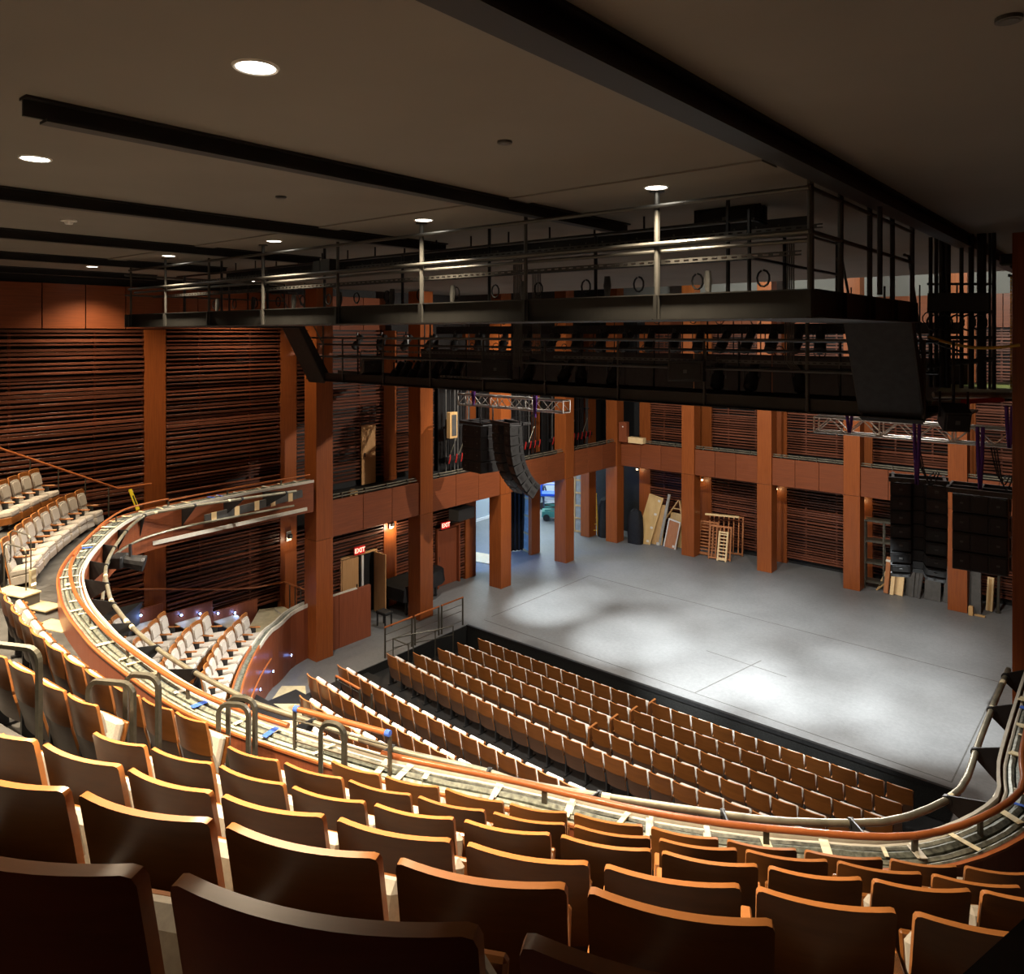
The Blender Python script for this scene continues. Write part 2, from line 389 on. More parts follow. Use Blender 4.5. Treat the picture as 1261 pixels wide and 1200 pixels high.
# ---- downlights
rim = MB().mat('white'); n = 24
for k in range(n):
    a0, a1 = 2 * math.pi * k / n, 2 * math.pi * (k + 1) / n
    q = lambda a, r, z: (r * math.cos(a), r * math.sin(a), z)
    rim.add([q(a0, .135, 0), q(a1, .135, 0), q(a1, .125, -.012), q(a0, .125, -.012)], [(0, 1, 2, 3)])
    rim.add([q(a0, .125, -.012), q(a1, .125, -.012), q(a1, .112, -.008), q(a0, .112, -.008)], [(0, 1, 2, 3)])
rim_me = rim.mesh('trim_ring')
len_me = mb('lamp_glow').add([(.112 * math.cos(2 * math.pi * k / 20), .112 * math.sin(2 * math.pi * k / 20), -.006) for k in range(20)], [tuple(range(20))]).mesh('lamp_lens')
dl_lab = {(-3.95, 2.4): 'largest round recessed downlight in the ceiling, nearest the viewer', (-7.5, 2.4): 'round downlight at far left between two black ceiling beams',
          (-3.95, 6.98): 'round downlight above the tall corner of the lighting bridge at right', (-7.5, 6.98): 'round downlight above the middle of the lighting bridge',
          (-11.1, 6.98): 'round downlight above the bridge, next left of the middle one', (-14.8, 6.98): 'round downlight above the left third of the bridge', (-18.5, 6.98): 'small downlight near the left end of the bridge'}
for x, y in DOWN:
    px = proj((x, y, CEIL))
    if not (-20 < px[0] < 1280 and -20 < px[1] < 1220): continue
    r = empty('downlight', (x, y + (.1 if y > 5 else 0), CEIL), 0, dl_lab.get((x, y), 'downlight out at the edge of the ceiling'), 'ceiling light', 'recessed ceiling downlights')
    place(rim_me, 'trim_ring', r); place(len_me, 'lamp_lens', r)
for q_, lb in (((-20.2, 8.0), 'small downlight above the left slatted wall'), ((-20.0, 12.0), 'farthest downlight behind the bridge, close to the left wall')):
    r = empty('downlight', (*q_, CEIL), 0, lb, 'ceiling light', 'recessed ceiling downlights')
    place(rim_me, 'trim_ring', r); place(len_me, 'lamp_lens', r)
det = [((-11.2, 3.99), 'white smoke detector on the ceiling at left between beams'), ((-3.94, 4.61), 'small round ceiling disc between the two nearest beams'),
       ((-.51, 4.39), 'round ceiling disc in the top right corner'), ((-7.45, 4.84), 'small ceiling disc right of the smoke detector')]
for i, (p, lb) in enumerate(det):
    r = empty('smoke_detector' if i == 0 else 'ceiling_disc', (*p, CEIL), 0, lb, 'detector')
    m = 'white' if i == 0 else 'grey_board'
    mb(m).tube([(0, 0, 0), (0, 0, -.02)], .10 if i == 0 else .06, 16).build('base', r)
    mb(m).tube([(0, 0, -.02), (0, 0, -.06 if i == 0 else -.025)], [.06, .045] if i == 0 else [.05, .045], 14).build('sensor_dome', r)

# ------------------------------------------------------------------ columns and pilasters
def column(loc, sx, sy, z0, z1, zj, label, name='column', group=None):
    r = empty(name, (loc[0], loc[1], z0), 0, label, name, group)
    mb('column_wood').bev(0, sx, 0, sy, 0, zj - z0 - .006, .006).build('lower_shaft', r)
    mb('column_wood').bev(.004, sx - .004, .004, sy - .004, zj - z0 + .006, z1 - z0, .006).build('upper_shaft', r)
    mb('black').box(.02, sx - .02, .02, sy - .02, zj - z0 - .02, zj - z0 + .02).build('joint', r)
    return r
CY = [13.78, 18.08, 22.38, 26.70, 30.85]; CW = .62
CX = [-16.08, -12.57, -9.09, -5.48, -1.95]
for i, y in enumerate(CY):
    lb = ['big left wooden column at the end of the balcony parapet', 'wooden column beside the covered piano', 'wooden column in front of the blue-lit scene dock',
          'wooden column in front of the scissor lift opening', 'wooden corner column at the back left of the stage'][i]
    column((-19.94, y), CW, CW, 0, 11.5 if i < 2 else 14, 3.68, lb, group='columns of the stage colonnade')
for i, x in enumerate(CX):
    lb = ['back wall column right of the leaning plywood', 'back wall column right of the stacked wooden frames', 'back wall column left of the steel rack',
          'back wall column between the two hanging black loudspeakers', 'back wall column at the right edge behind the front pillar'][i]
    column((x, 31.13), CW, CW, 0, 14, 3.68, lb, group='columns of the stage colonnade')
column((-1.56, 13.78), CW, CW, 0, CEIL, 3.68, 'tall wooden pillar cut by the right edge of the picture', group='columns of the stage colonnade')
for i, y in enumerate([9.48] + CY[:2]):
    z0 = [1.2, 0, 0][i]
    column((XW - .12, y), .17, CW, z0, 10.12, 4.75, ['broad wooden pilaster on the left wall above the curved parapet', 'wooden pilaster on the left wall behind the end of the balcony',
           'wooden pilaster on the left wall behind the covered piano'][i], 'pilaster', 'pilasters on the slatted walls')
for i, y in enumerate(CY[2:]):
    column((XW - .12, y), .5 if i == 2 else .2, CW, 0, 10.12, 3.68, ['wooden pilaster at the left jamb of the scene dock opening', 'wooden pier between the two dock openings', 'wooden pilaster in the dark back left corner'][i], 'pilaster', 'pilasters on the slatted walls')
for i, x in enumerate([-19.3] + CX):
    column((x, YB - .05), CW, .17, 0, 10.22, 3.68, ['dark pilaster in the back left corner of the stage', 'pilaster on the back wall behind the frames', 'pilaster on the back wall behind the middle bay', 'pilaster on the back wall beside the steel rack',
           'pilaster on the back wall behind the hanging speakers', 'pilaster on the back wall at far right'][i], 'pilaster', 'pilasters on the slatted walls')

# ------------------------------------------------------------------ slatted wall panels: every slat its own piece
def slat_panel(axis, a, b, z0, z1, label, gaps=None, pitch=.113):
    L = b - a
    r = empty('slatted_wall_panel', (XW, a, z0) if axis == 'Y' else (a, YB, z0), 0, label, 'wall panel', 'slatted wall panels')
    mat = 'slat_wood' if axis == 'Y' else 'slat_wood_x'
    prof = []
    for k, (h, d) in enumerate([(.046, .045), (.062, .075), (.082, .055), (.040, .10), (.070, .030)]):
        def mk(l0, l1):
            m = MB().mat(mat)
            return m.bev(-.06, d, l0, l1, -h / 2, h / 2, .005) if axis == 'Y' else m.bev(l0, l1, -d, .06, -h / 2, h / 2, .005)
        prof.append((mk(.01, L - .01).mesh('slat'), h, mk))
    z = .05; k = 0; cache = {}
    while z < z1 - z0 - .03:
        me, h, mk = prof[rnd.choice([0, 0, 1, 1, 2, 3, 4, 4])]
        segs = [(.01, L - .01)]
        for g0, g1, gz0, gz1 in gaps or []:
            if gz0 < z + z0 < gz1:
                segs = [s_ for s_ in [(.01, g0 - a), (g1 - a, L - .01)] if s_[1] - s_[0] > .05]
        for s_ in segs:
            if s_ == (.01, L - .01): m2 = me
            else:
                key = (id(me), s_)
                if key not in cache: cache[key] = mk(*s_).mesh('slat')
                m2 = cache[key]
            place(m2, 'slat', r, (0, 0, z))
        z += pitch * rnd.uniform(.80, 1.25)
    for t in ((.28, .72) if L > 2 else (.5,)):
        p = L * t
        if any(g0 - a - .05 < p < g1 - a + .05 for g0, g1, _, _ in gaps or []): continue
        m = MB().mat(mat)
        (m.box(-.06, -.01, p - .03, p + .03, 0, z1 - z0) if axis == 'Y' else m.box(p - .03, p + .03, .01, .06, 0, z1 - z0)).build('batten', r)
    return r
slat_panel('Y', 5.0, 9.48, 5.15, 10.1, 'wide slatted wood wall panel lit from above, left of the broad pilaster')
slat_panel('Y', 10.10, 13.78, 5.15, 10.1, 'tall slatted wood wall panel right of the broad pilaster')
slat_panel('Y', 14.40, 18.08, 4.85, 10.1, 'upper slatted wall panel behind the first gallery bay')
slat_panel('Y', 18.70, 20.6, 4.85, 10.1, 'narrow upper slatted wall panel left of the rigging ropes')
slat_panel('Y', 5.0, 9.48, 1.45, 4.6, 'lower slatted wall panel under the left balcony, left of its pilaster')
slat_panel('Y', 10.10, 13.78, 1.45, 4.6, 'lower slatted wall panel above the box seats')
slat_panel('Y', 14.40, 18.08, .1, 3.66, 'lower slatted wall panel around the open double door', [(16.2, 17.72, 0, 2.32)])
slat_panel('Y', 18.70, 22.38, .1, 3.66, 'lower slatted wall panel around the recessed exit door', [(20.7, 22.1, 0, 2.4)])
BX = [-19.94 + .8] + [x + CW for x in CX]
for i in range(5):
    a, b = (BX[i] if i else -18.68), CX[i]
    nm = ['first', 'second', 'third', 'fourth', 'fifth'][i]
    slat_panel('X', a, b, .25, 3.66, 'lower slatted panel of the back wall, %s bay from the corner' % nm)
    slat_panel('X', a, b, 4.8, 10.2, 'upper slatted panel of the back wall, %s bay from the corner' % nm)
# wood panel band along the top of both walls
r = empty('frieze_band', (XW, 3.9, 10.14), 0, 'band of plain wood panels along the top of the left wall', 'wall panel')
for k in range(14):
    y = 3.9 + k * 1.02 - 3.9
    mb('panel_wood').bev(-.05, .035, y + .012, y + 1.008, 0, 1.15, .005).build('panel', r)
r = empty('frieze_band', (-19, YB, 10.25), 0, 'band of plain wood panels along the top of the back wall', 'wall panel')
for k in range(19):
    mb('panel_wood_x').bev(k * 1.0 + .012, k * 1.0 + .988, -.035, .05, 0, 1.25, .005).build('panel', r)

# ------------------------------------------------------------------ gallery fascia (3 panels in each bay), floor and rails
struct(mb('black').box(XW - .1, -19.46, 14.0, 31.9, 4.45, 4.62).box(XW - .1, .4, 31.27, YB + .1, 4.45, 4.62).build('floor_gallery'))
def fascia(axis, a, b, label, np_=3):
    r = empty('gallery_fascia', (-19.38, a, 3.68) if axis == 'Y' else (a, 31.19, 3.68), 0, label, 'fascia', 'gallery fascias')
    L = (b - a) / np_
    for k in range(np_):
        m = MB().mat('panel_wood' if axis == 'Y' else 'panel_wood_x'); p, q = k * L + .008, (k + 1) * L - .008
        (m.bev(-.05, 0, p, q, 0, 1.14, .005) if axis == 'Y' else m.bev(p, q, 0, .05, 0, 1.14, .005)).build('panel', r)
    m = mb('black'); (m.box(-.09, -.05, 0, b - a, 0.02, 1.12) if axis == 'Y' else m.box(0, b - a, .05, .09, .02, 1.12)).build('backing', r)
    for zz, o in ((1.20, .10), (1.27, .17)):
        m = mb('pipe'); (m.tube([(-o, 0, zz), (-o, b - a, zz)], .022, 6) if axis == 'Y' else m.tube([(0, o, zz), (b - a, o, zz)], .022, 6)).build('cap_rail', r)
    for k in range(4):
        p = (b - a) * (k + .5) / 4; m = mb('steel')
        (m.box(-.19, -.08, p - .015, p + .015, 1.1, 1.29) if axis == 'Y' else m.box(p - .015, p + .015, .08, .19, 1.1, 1.29)).build('bracket', r)
    return r
bl = ['gallery fascia of three panels between the two left columns', 'gallery fascia behind the hanging curved loudspeaker', 'gallery fascia above the scissor lift opening', 'gallery fascia on the left wall next to the corner column']
for i in range(4): fascia('Y', CY[i] + CW, CY[i + 1], bl[i])
bl = ['back gallery fascia next to the corner column', 'back gallery fascia above the stacked wooden frames', 'middle back gallery fascia above the empty bay', 'back gallery fascia behind the left hanging loudspeaker', 'back gallery fascia behind the right hanging loudspeaker']
for i in range(5): fascia('X', BX[i] if i else -19.3, CX[i], bl[i])
r = empty('corner_box', (-19.25, 31.0, 4.86), 0, 'small wooden box at the gallery corner above the corner column', 'box')
mb('panel_wood_z').bev(0, .42, -.1, .15, 0, .95, .006).build('body', r); mb('white').box(.2, .26, -.12, -.1, .7, .76).build('fitting', r)
mb('cream_board').bev(.45, 1.25, .0, .3, -.02, .25, .006).build('shelf', r)

# ================================================================== UPPER BALCONY
RAILPX = [(380, 580), (290, 597), (207, 617), (160, 628), (135, 641), (112, 661), (96, 679), (87, 697), (88, 716), (96, 737), (115, 761), (139, 785), (200, 828), (240, 851),
          (277, 867), (316, 881.5), (400, 908), (481, 931), (632, 962), (720, 983), (820, 1004), (955, 1021.5), (1137, 1028.5), (1252, 980)]
ZR = 5.70                                       # handrail height
pts = [atz(*p, ZR) for p in RAILPX]
pts[0] = Vector((-19.55, 13.70, ZR)); pts[1] = Vector((-19.5, 11.4, ZR))
pts += [Vector((-.97, 9.4, ZR)), Vector((-1.0, 11.5, ZR)), Vector((-1.0, 13.75, ZR))]
RC = spline([(p.x, p.y) for p in pts], .25); RN = normals(RC)
SCR = np.array([proj((q[0], q[1], ZR)) for q in RC])        # where each station of the parapet is seen
def station(px, lo=0, hi=None):
    """index of the parapet station nearest to a photo pixel"""
    d = np.hypot(SCR[:, 0] - px[0], SCR[:, 1] - px[1]); return int(np.argmin(d))
NR = len(RC)
ZT = 5.55                                       # tray height
par = empty('balcony_parapet', (0, 0, 0), 0, 'long curved wooden balcony parapet with an unfinished tray of conduits on top', 'parapet')
cuts = list(range(0, NR, 6)) + ([NR - 1] if (NR - 1) % 6 else [])
for a, b in zip(cuts[:-1], cuts[1:]):
    m = mb('panel_wood_z'); sweep(RC, RN, [(-.20, 4.86), (-.155, 4.86), (-.155, ZT - .01), (-.20, ZT - .01)], m, a, b + 1); m.build('inner_panel', par)
    m = mb('panel_wood'); sweep(RC, RN, [(.165, 4.70), (.20, 4.70), (.20, ZT - .05), (.165, ZT - .05)], m, a, b + 1); m.build('outer_panel', par)
m = mb('rail_wood'); sweep(RC, RN, [(-.215, ZT - .012), (-.185, ZT - .012), (-.185, ZT + .012), (-.215, ZT + .012)], m); m.build('inner_trim', par)
m = mb('lip'); sweep(RC, RN, [(.185, ZT - .06), (.215, ZT - .06), (.215, ZT + .012), (.185, ZT + .012)], m); m.build('outer_lip', par)
m = mb('tray'); sweep(RC, RN, [(-.19, ZT - .07), (.19, ZT - .07), (.19, ZT - .055), (-.19, ZT - .055)], m); m.build('tray', par)
m = mb('black'); sweep(RC, RN, [(-.15, 4.70), (.16, 4.70), (.16, ZT - .075), (-.15, ZT - .075)], m); m.build('core', par)
for o, rr, mt in ((-.13, .022, 'conduit'), (-.07, .03, 'conduit'), (.01, .045, 'tray'), (.09, .03, 'conduit'), (.145, .016, 'lip')):
    C2 = offs(RC, RN, o, ZT - .03)
    for a in range(0, NR - 1, 9):
        b = min(a + 9, NR - 1)
        mb(mt).tube([(p[0], p[1], p[2] + rnd.uniform(-.006, .006)) for p in C2[a:b + 1]], rr, 6).build('conduit', par)
tape_me = {k: mb(k).bev(-.03, .03, -.17, .17, 0, .006, .002).mesh('tape_strip') for k in ('tape', 'lip', 'blue_tape')}
s_ = 0
i = 2
while i < NR - 4:
    n_ = RN[i]; ang = math.atan2(n_[1], n_[0]) - math.pi / 2
    for q in range(rnd.choice([1, 1, 2])):
        k = rnd.choice(['tape', 'tape', 'lip', 'tape', 'blue_tape' if rnd.random() < .35 else 'tape'])
        o = place(tape_me[k], 'tape_strip', par, (RC[i][0] + n_[0] * rnd.uniform(-.03, .03), RC[i][1] + n_[1] * rnd.uniform(-.03, .03), ZT + .012 + .008 * q), (0, rnd.uniform(-.04, .04), ang + rnd.uniform(-.3, .3)))
        o.scale = (rnd.uniform(.6, 1.5), rnd.uniform(.35, 1.0), 1)
    i += rnd.choice([1, 2, 2, 3])
struct(sweep(RC, RN, [(-.2, 4.60), (.19, 4.60), (.19, 4.70), (-.2, 4.70)], mb('panel_wood')).build('trim_balcony_soffit'))

# handrail in runs, with posts on the tray
hr = empty('balcony_handrail', (0, 0, 0), 0, 'varnished wooden handrail running above the curved balcony parapet', 'handrail')
ja, jb, jc, je = station((363, 893)), station((481, 931)), station((955, 1021.5)), station((1137, 1028.5))
jl = station((91, 684))
runs = [(0, station((207, 617))), (station((207, 617)), jl + 1), (jl - 2, ja), (jb, jc), (jc, je), (je, NR - 10), (NR - 9, NR - 1)]
for k, (a, b) in enumerate(runs):
    mb('rail_wood').tube(offs(RC, RN, 0, ZR + (.05 if k == 1 else 0))[a:b + 1], .03 if k > 1 else .022, 10).build('rail', hr, True)
def post(i, z1, par_, mat='steel', wd=.05, z0=ZT - .05):
    n_ = RN[i]; m = mb(mat)
    o = m.box(-wd / 2, wd / 2, -.012, .012, z0, z1).build('post', par_); o.location = (RC[i][0], RC[i][1], 0); o.rotation_euler = (0, 0, math.atan2(n_[1], n_[0]) - math.pi / 2)
for i in list(range(4, ja, 7)) + [jl, station((200, 828))] + list(range(jb + 7, NR - 1, 8)) + [jc, je]: post(i, ZR - .02, hr)
# raised guard in front of the aisle
gd = empty('aisle_guard_rail', (0, 0, 0), 0, 'raised wooden guard rail with blue taped ends at the foot of the balcony aisle', 'handrail')
ZG = 5.965
seg = [atz(363, 873, ZG), atz(420, 888, ZG), atz(480, 904, ZG)]
mb('rail_wood').tube(seg, .03, 10).build('rail', gd, True)
for e0, e1 in ((0, 1), (2, 1)):
    d = (seg[e1] - seg[e0]).normalized(); mb('blue_tape').tube([seg[e0] - d * .004, seg[e0] + d * .05], .034, 10).build('tape_end', gd)
for p in (seg[0], seg[2]): mb('steel').box(p.x - .02, p.x + .02, p.y - .012, p.y + .012, ZT - .05, ZG - .02).build('post', gd)
for zz in (5.84, 5.72, 5.62): mb('steel').tube([(p.x, p.y, zz) for p in seg], .012, 6).build('mid_rail', gd)

# lighting pipes hung in front of the parapet, with black bracket plates
lp = empty('lighting_pipe', (0, 0, 0), 0, 'taped lighting pipe carried on black brackets along the front of the balcony', 'pipe')
PIPEPX = [(365, 605), (210, 628), (167, 643), (133, 690), (134.5, 732), (146, 753), (164, 774), (192, 798), (232, 824), (273, 846), (317, 868), (361, 882), (483, 923), (590, 948), (646, 965),
          (780, 987), (860, 999), (932, 1009), (995, 1013), (1086, 1013), (1135, 1000), (1173, 981), (1191, 958), (1205, 916), (1224, 867), (1242, 825)]
ZP = 5.33
pp = spline([tuple(atz(*p, {0: 5.64, 1: 5.6, 2: 5.5, 3: 5.38}.get(k, ZP))) for k, p in enumerate(PIPEPX)], .3)
mb('pipe').tube([tuple(q) for q in pp], .035, 10).build('upper_pipe', lp, True)
LOWPX = [(362, 623), (266, 641), (207, 654), (164, 669), (133, 694), (126, 740)]
p2 = spline([tuple(atz(*p, 5.02)) for p in LOWPX], .3); mb('pipe').tube([tuple(q) for q in p2], .03, 8).build('lower_pipe', lp, True)
p3 = spline([tuple(atz(*p, 4.95)) for p in [(1180, 1040), (1228, 980), (1243, 920), (1257, 885)]], .3); mb('pipe').tube([tuple(q) for q in p3], .03, 8).build('lower_pipe', lp, True)
for j in range(1, len(pp), 4):
    q = pp[j]; d = np.hypot(RC[:, 0] - q[0], RC[:, 1] - q[1]); i = int(np.argmin(d)); n_ = RN[i]
    a = Vector((RC[i][0] + n_[0] * .2, RC[i][1] + n_[1] * .2, 0)); b = Vector((q[0], q[1], 0)); t = Vector((-n_[1], n_[0], 0)) * .008
    mb('black').ext([(a.x, a.y, ZT - .06), (a.x, a.y, 5.02), (b.x, b.y, q[2] - .07), (b.x, b.y, q[2] + .05)], -t, t).build('bracket', lp)
    mb('black').tube([(b - t * 3) + Vector((0, 0, q[2])), (b + t * 3) + Vector((0, 0, q[2]))], .05, 10).build('pipe_clamp', lp)
for j in sorted(rnd.sample(range(2, len(pp) - 2), 11)):
    d = Vector(pp[min(j + 1, len(pp) - 1)] - pp[j]).normalized(); c = Vector(pp[j])
    mb('tape').tube([c, c + d * rnd.uniform(.05, .14)], .0375, 10).build('tape_wrap', lp)

# beige strip light trough and signal boxes under the left run
r = empty('soffit_trough', (0, 0, 0), 0, 'pale strip along the bottom edge of the left balcony front', 'trim')
a0, a1 = atx(188, 671, -19.0), atx(378, 629, -19.22)
mb('lip').hexa([(a0.x, a0.y, a0.z), (a0.x - .3, a0.y, a0.z), (a1.x - .3, a1.y, a1.z), (a1.x, a1.y, a1.z), (a0.x, a0.y, a0.z + .04), (a0.x - .3, a0.y, a0.z + .04), (a1.x - .3, a1.y, a1.z + .04), (a1.x, a1.y, a1.z + .04)]).build('strip', r)
mb('lip').bar(a0 + Vector((0, 0, .03)), a1 + Vector((0, 0, .05)), .03, .10).build('lip', r)
r = empty('connector_strip', (0, 0, 0), 0, 'black connector strip with pale outlet plates on the left balcony front', 'connector strip')
b0, b1 = atx(252, 648, -19.05), atx(372, 610, -19.2)
mb('grey_board').bar(b0 + Vector((0, 0, .18)), b1 + Vector((0, 0, .05)), .05, .22).build('trunking', r)
for t in (.08, .30, .5, .67, .86):
    c = b0.lerp(b1, t) + Vector((.035, 0, .18 - .13 * t)); mb('cream_board').box(c.x - .01, c.x + .012, c.y - .07, c.y + .07, c.z - .13, c.z + .13).build('outlet_plate', r)

# balcony floor: one tread per row, swept along the parapet
ROWD = [1.32, 2.2, 3.1, 4.0, 4.9, 5.9]; ROWZ = [6.15, 6.73, 7.3, 7.95, 8.52, 9.15]; SH = .97
fb = mb('balcony_floor'); prev = -.2
for k, (d, z) in enumerate(zip(ROWD, ROWZ)):
    zf = z - SH; a, b = (0, NR) if k == 0 else (station((150, 632)), NR) if k == 1 else (station((115, 761)), NR - 12)
    if k >= 2: a = max(0, a - 6)
    sweep(RC, RN, [(prev, zf - .25 - (.35 if k else 0)), (prev, zf), (-d, zf), (-d, zf - .6)], fb, a, b); prev = -d
struct(fb.build('floor_balcony'))

# ================================================================== SEATS
def shell(w, z0, z1, y0, y1, th, curve, rad, mat, edge=None, nx=11, nz=5):
    """bent plywood: width w, from (y0,z0) at the bottom to (y1,z1) at the top, ends wrapping forward by curve, top corners rounded by rad"""
    m = MB().mat(mat); xs = [-w / 2, -w / 2 + rad * .3, -w / 2 + rad] + list(np.linspace(-w / 2 + rad, w / 2 - rad, nx)[1:-1]) + [w / 2 - rad, w / 2 - rad * .3, w / 2]
    F, B = [], []
    for x in xs:
        e = max(0, abs(x) - (w / 2 - rad)); zt = z1 - (rad - math.sqrt(max(0, rad * rad - e * e)))
        for k in range(nz):
            t = k / (nz - 1); z = z0 + (zt - z0) * t; y = y0 + (y1 - y0) * ((z - z0) / (z1 - z0)) ** 1.1 + curve * (x / (w / 2)) ** 2
            B.append((x, y, z)); F.append((x, y + th, z))
    n = len(xs); o = len(F); V = B + F; Fc = []
    for i in range(n - 1):
        for k in range(nz - 1):
            a, b, c, d = i * nz + k, (i + 1) * nz + k, (i + 1) * nz + k + 1, i * nz + k + 1
            Fc += [(a, b, c, d), (o + d, o + c, o + b, o + a)]
    m.add(V, Fc); m.mat(edge or mat); base = 0; E = []
    for i in range(n - 1):
        E += [(i * nz + nz - 1, (i + 1) * nz + nz - 1, o + (i + 1) * nz + nz - 1, o + i * nz + nz - 1), (i * nz, o + i * nz, o + (i + 1) * nz, (i + 1) * nz)]
    for k in range(nz - 1):
        E += [(k, k + 1, o + k + 1, o + k), ((n - 1) * nz + k, o + (n - 1) * nz + k, o + (n - 1) * nz + k + 1, (n - 1) * nz + k + 1)]
    m.add(V, E)
    return m
def weld(me, d=1e-4):
    import bmesh
    bm = bmesh.new(); bm.from_mesh(me); bmesh.ops.remove_doubles(bm, verts=bm.verts, dist=d); bmesh.ops.recalc_face_normals(bm, faces=bm.faces); bm.to_mesh(me); bm.free()
    me.polygons.foreach_set('use_smooth', [True] * len(me.polygons)); me.set_sharp_from_angle(angle=R(35)); return me
def pad(w, z0, z1, y0, y1, th, curve, mat):
    m = shell(w, z0, z1, y0, y1, th * .45, curve, .05, mat, None, 7, 4)
    m2 = shell(w - .05, z0 + .03, z1 - .03, y0 + th * .45 + (y1 - y0) * .05, y1 + th * .45 - (y1 - y0) * .05, th * .55, curve * .8, .05, mat, None, 7, 4)
    m.add(m2.v, m2.f); return m
def seat_meshes(H, simple):
    """local frame: +y is the way the sitter looks, top of the back at y = 0, z = H"""
    d = {}
    W = .525
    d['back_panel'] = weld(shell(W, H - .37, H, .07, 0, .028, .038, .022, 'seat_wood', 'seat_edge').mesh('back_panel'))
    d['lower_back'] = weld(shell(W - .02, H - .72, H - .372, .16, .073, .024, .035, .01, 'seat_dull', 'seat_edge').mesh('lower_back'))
    d['back_cushion'] = weld(pad(W - .07, H - .34, H - .075, .10, .05, .055, .032, 'fabric').mesh('back_cushion'))
    d['lumbar_cushion'] = weld(pad(W - .07, H - .60, H - .345, .155, .10, .06, .032, 'fabric').mesh('lumbar_cushion'))
    # seat cushion: hinge low at the back; 'down' lies nearly level, 'up' is tipped
    hz = H - .56
    for suf, ang, hy, hz in (('_flat', 8, .15, H - .62), ('', 68, .235, H - .545), ('_level', 74, .25, H - .66)):
        T = Matrix.Translation((0, hy, hz)) @ Matrix.Rotation(R(ang), 4, 'X')
        m = MB().mat('fabric_light' if suf == '' else 'fabric'); m.bev(-.225, .225, 0, .40 + (.02 if suf == '_flat' else 0), .01, .095 + (.03 if suf == '_flat' else 0), .03); m.xform(T)
        d['seat_cushion' + suf] = weld(m.mesh('seat_cushion'))
        for s2, mt in (('', 'seat_wood'), ('_pale', 'fabric')):
            m = MB().mat(mt); m.bev(-.232, .232, .0, .385 + (.025 if suf == '_flat' else 0), -.02 - (.10 if suf == '_flat' else 0), .012, .008); m.xform(T)
            d['seat_shell' + suf + s2] = m.mesh('seat_shell')
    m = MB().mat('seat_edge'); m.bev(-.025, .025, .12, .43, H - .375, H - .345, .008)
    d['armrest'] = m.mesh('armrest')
    m = MB().mat('black_metal'); m.box(-.018, .018, .17, .30, .04, H - .345); m.box(-.03, .03, .12, .40, 0, .04)
    d['stanchion'] = m.mesh('stanchion')
    return d
SEATM = seat_meshes(.97, False)
def seat_proto(name, kinds, label):
    r = empty(name, (0, 0, -50), 0, label, 'seat')
    for k in kinds:
        off = (-.275, 0, 0) if k in ('armrest', 'stanchion') else (0, 0, 0)
        place(SEATM[k], k.replace('_level', '').replace('_flat', '').replace('_pale', ''), r, off)
    return r
BASE = ['back_panel', 'lower_back', 'back_cushion', 'lumbar_cushion', 'armrest', 'stanchion']
PROTO = {'flat': BASE + ['seat_cushion_flat', 'seat_shell_flat'], 'level': BASE + ['seat_cushion_level', 'seat_shell_level'], 'up': BASE + ['seat_cushion', 'seat_shell'], 'pale': BASE + ['seat_cushion_flat', 'seat_shell_flat_pale']}
PMADE = {}
STAGE_C = Vector((-10.4, 17, 0))
NSEAT = 0
def put_seat(c, rz, label, group, kind='level'):
    global NSEAT
    if kind not in PMADE:
        o = PMADE[kind] = seat_proto('theatre_seat', PROTO[kind], label); o.location = c; o.rotation_euler = (0, 0, rz); o['group'] = group; kids(o)
    else: o = dup(PMADE[kind], c, rz, label, group)
    NSEAT += 1
    return o
def row_seats(pts, zt, labels, group, kind='level', H=.97, back=.035):
    """pts: left and right edges of consecutive seats (xy) ; top of backs at zt"""
    pts = [Vector((p[0], p[1], 0)) for p in pts]
    sel = []
    for a, b in zip(pts[:-1], pts[1:]):
        c = (a + b) / 2; t = (b - a).normalized(); n_ = Vector((-t.y, t.x, 0))
        px = proj((c.x, c.y, zt))
        if -25 < px[0] < 1290 and px[1] < 1270: sel.append((c, t, n_, (b - a).length, px))
    out = []
    for i, (c, t, n_, L, px) in enumerate(sel):
        c = c - n_ * back - t * back * .8
        o = put_seat((c.x, c.y, zt - H), math.atan2(n_.y, n_.x) - math.pi / 2, labels(i, len(sel)), group, kind)
        s_ = L / .585; o.scale = (s_ * rnd.uniform(.99, 1.01), 1, H / .97); out.append(o)
    return out
def ext_pts(P, before=0, after=0):
    P = [Vector((p[0], p[1], 0)) for p in P]
    d0, d1 = P[0] - P[1], P[-1] - P[-2]
    return [P[0] + d0 * (k + 1) for k in range(before)][::-1] + P + [P[-1] + d1 * (k + 1) for k in range(after)]
def pxrow(px, z, before=0, after=0): return ext_pts([atz(*p, z) for p in px], before, after)
# ---- main block of the balcony, rows counted from the parapet
MAIN = {
 1: (6.20, [(407, 938), (473, 957), (547, 972), (627, 991), (706, 1003), (801, 1020), (895, 1036), (992, 1049), (1098, 1060), (1190, 1069)], 0, 1),
 2: (6.72, [(278, 920), (348, 940), (428, 962), (513, 982), (606, 1002), (706, 1018), (812, 1035), (919, 1049), (1032, 1063), (1149, 1079)], 0, 1),
 3: (7.30, [(113, 903), (184, 922), (268, 944), (357, 970), (459, 992), (570, 1012), (690, 1031), (815, 1051), (948, 1070), (1077, 1086), (1212, 1100)], 0, 1),
 4: (7.95, [(50, 917), (155, 948), (270, 981), (412, 1010), (572, 1041), (744, 1069), (932, 1097), (1127, 1128)], 1, 1),
 5: (8.52, [(95, 979), (275, 1018), (487, 1063), (722, 1099), (985, 1147)], 1, 0),
 6: (9.17, [(205, 1087), (637, 1164)], 1, 1)}
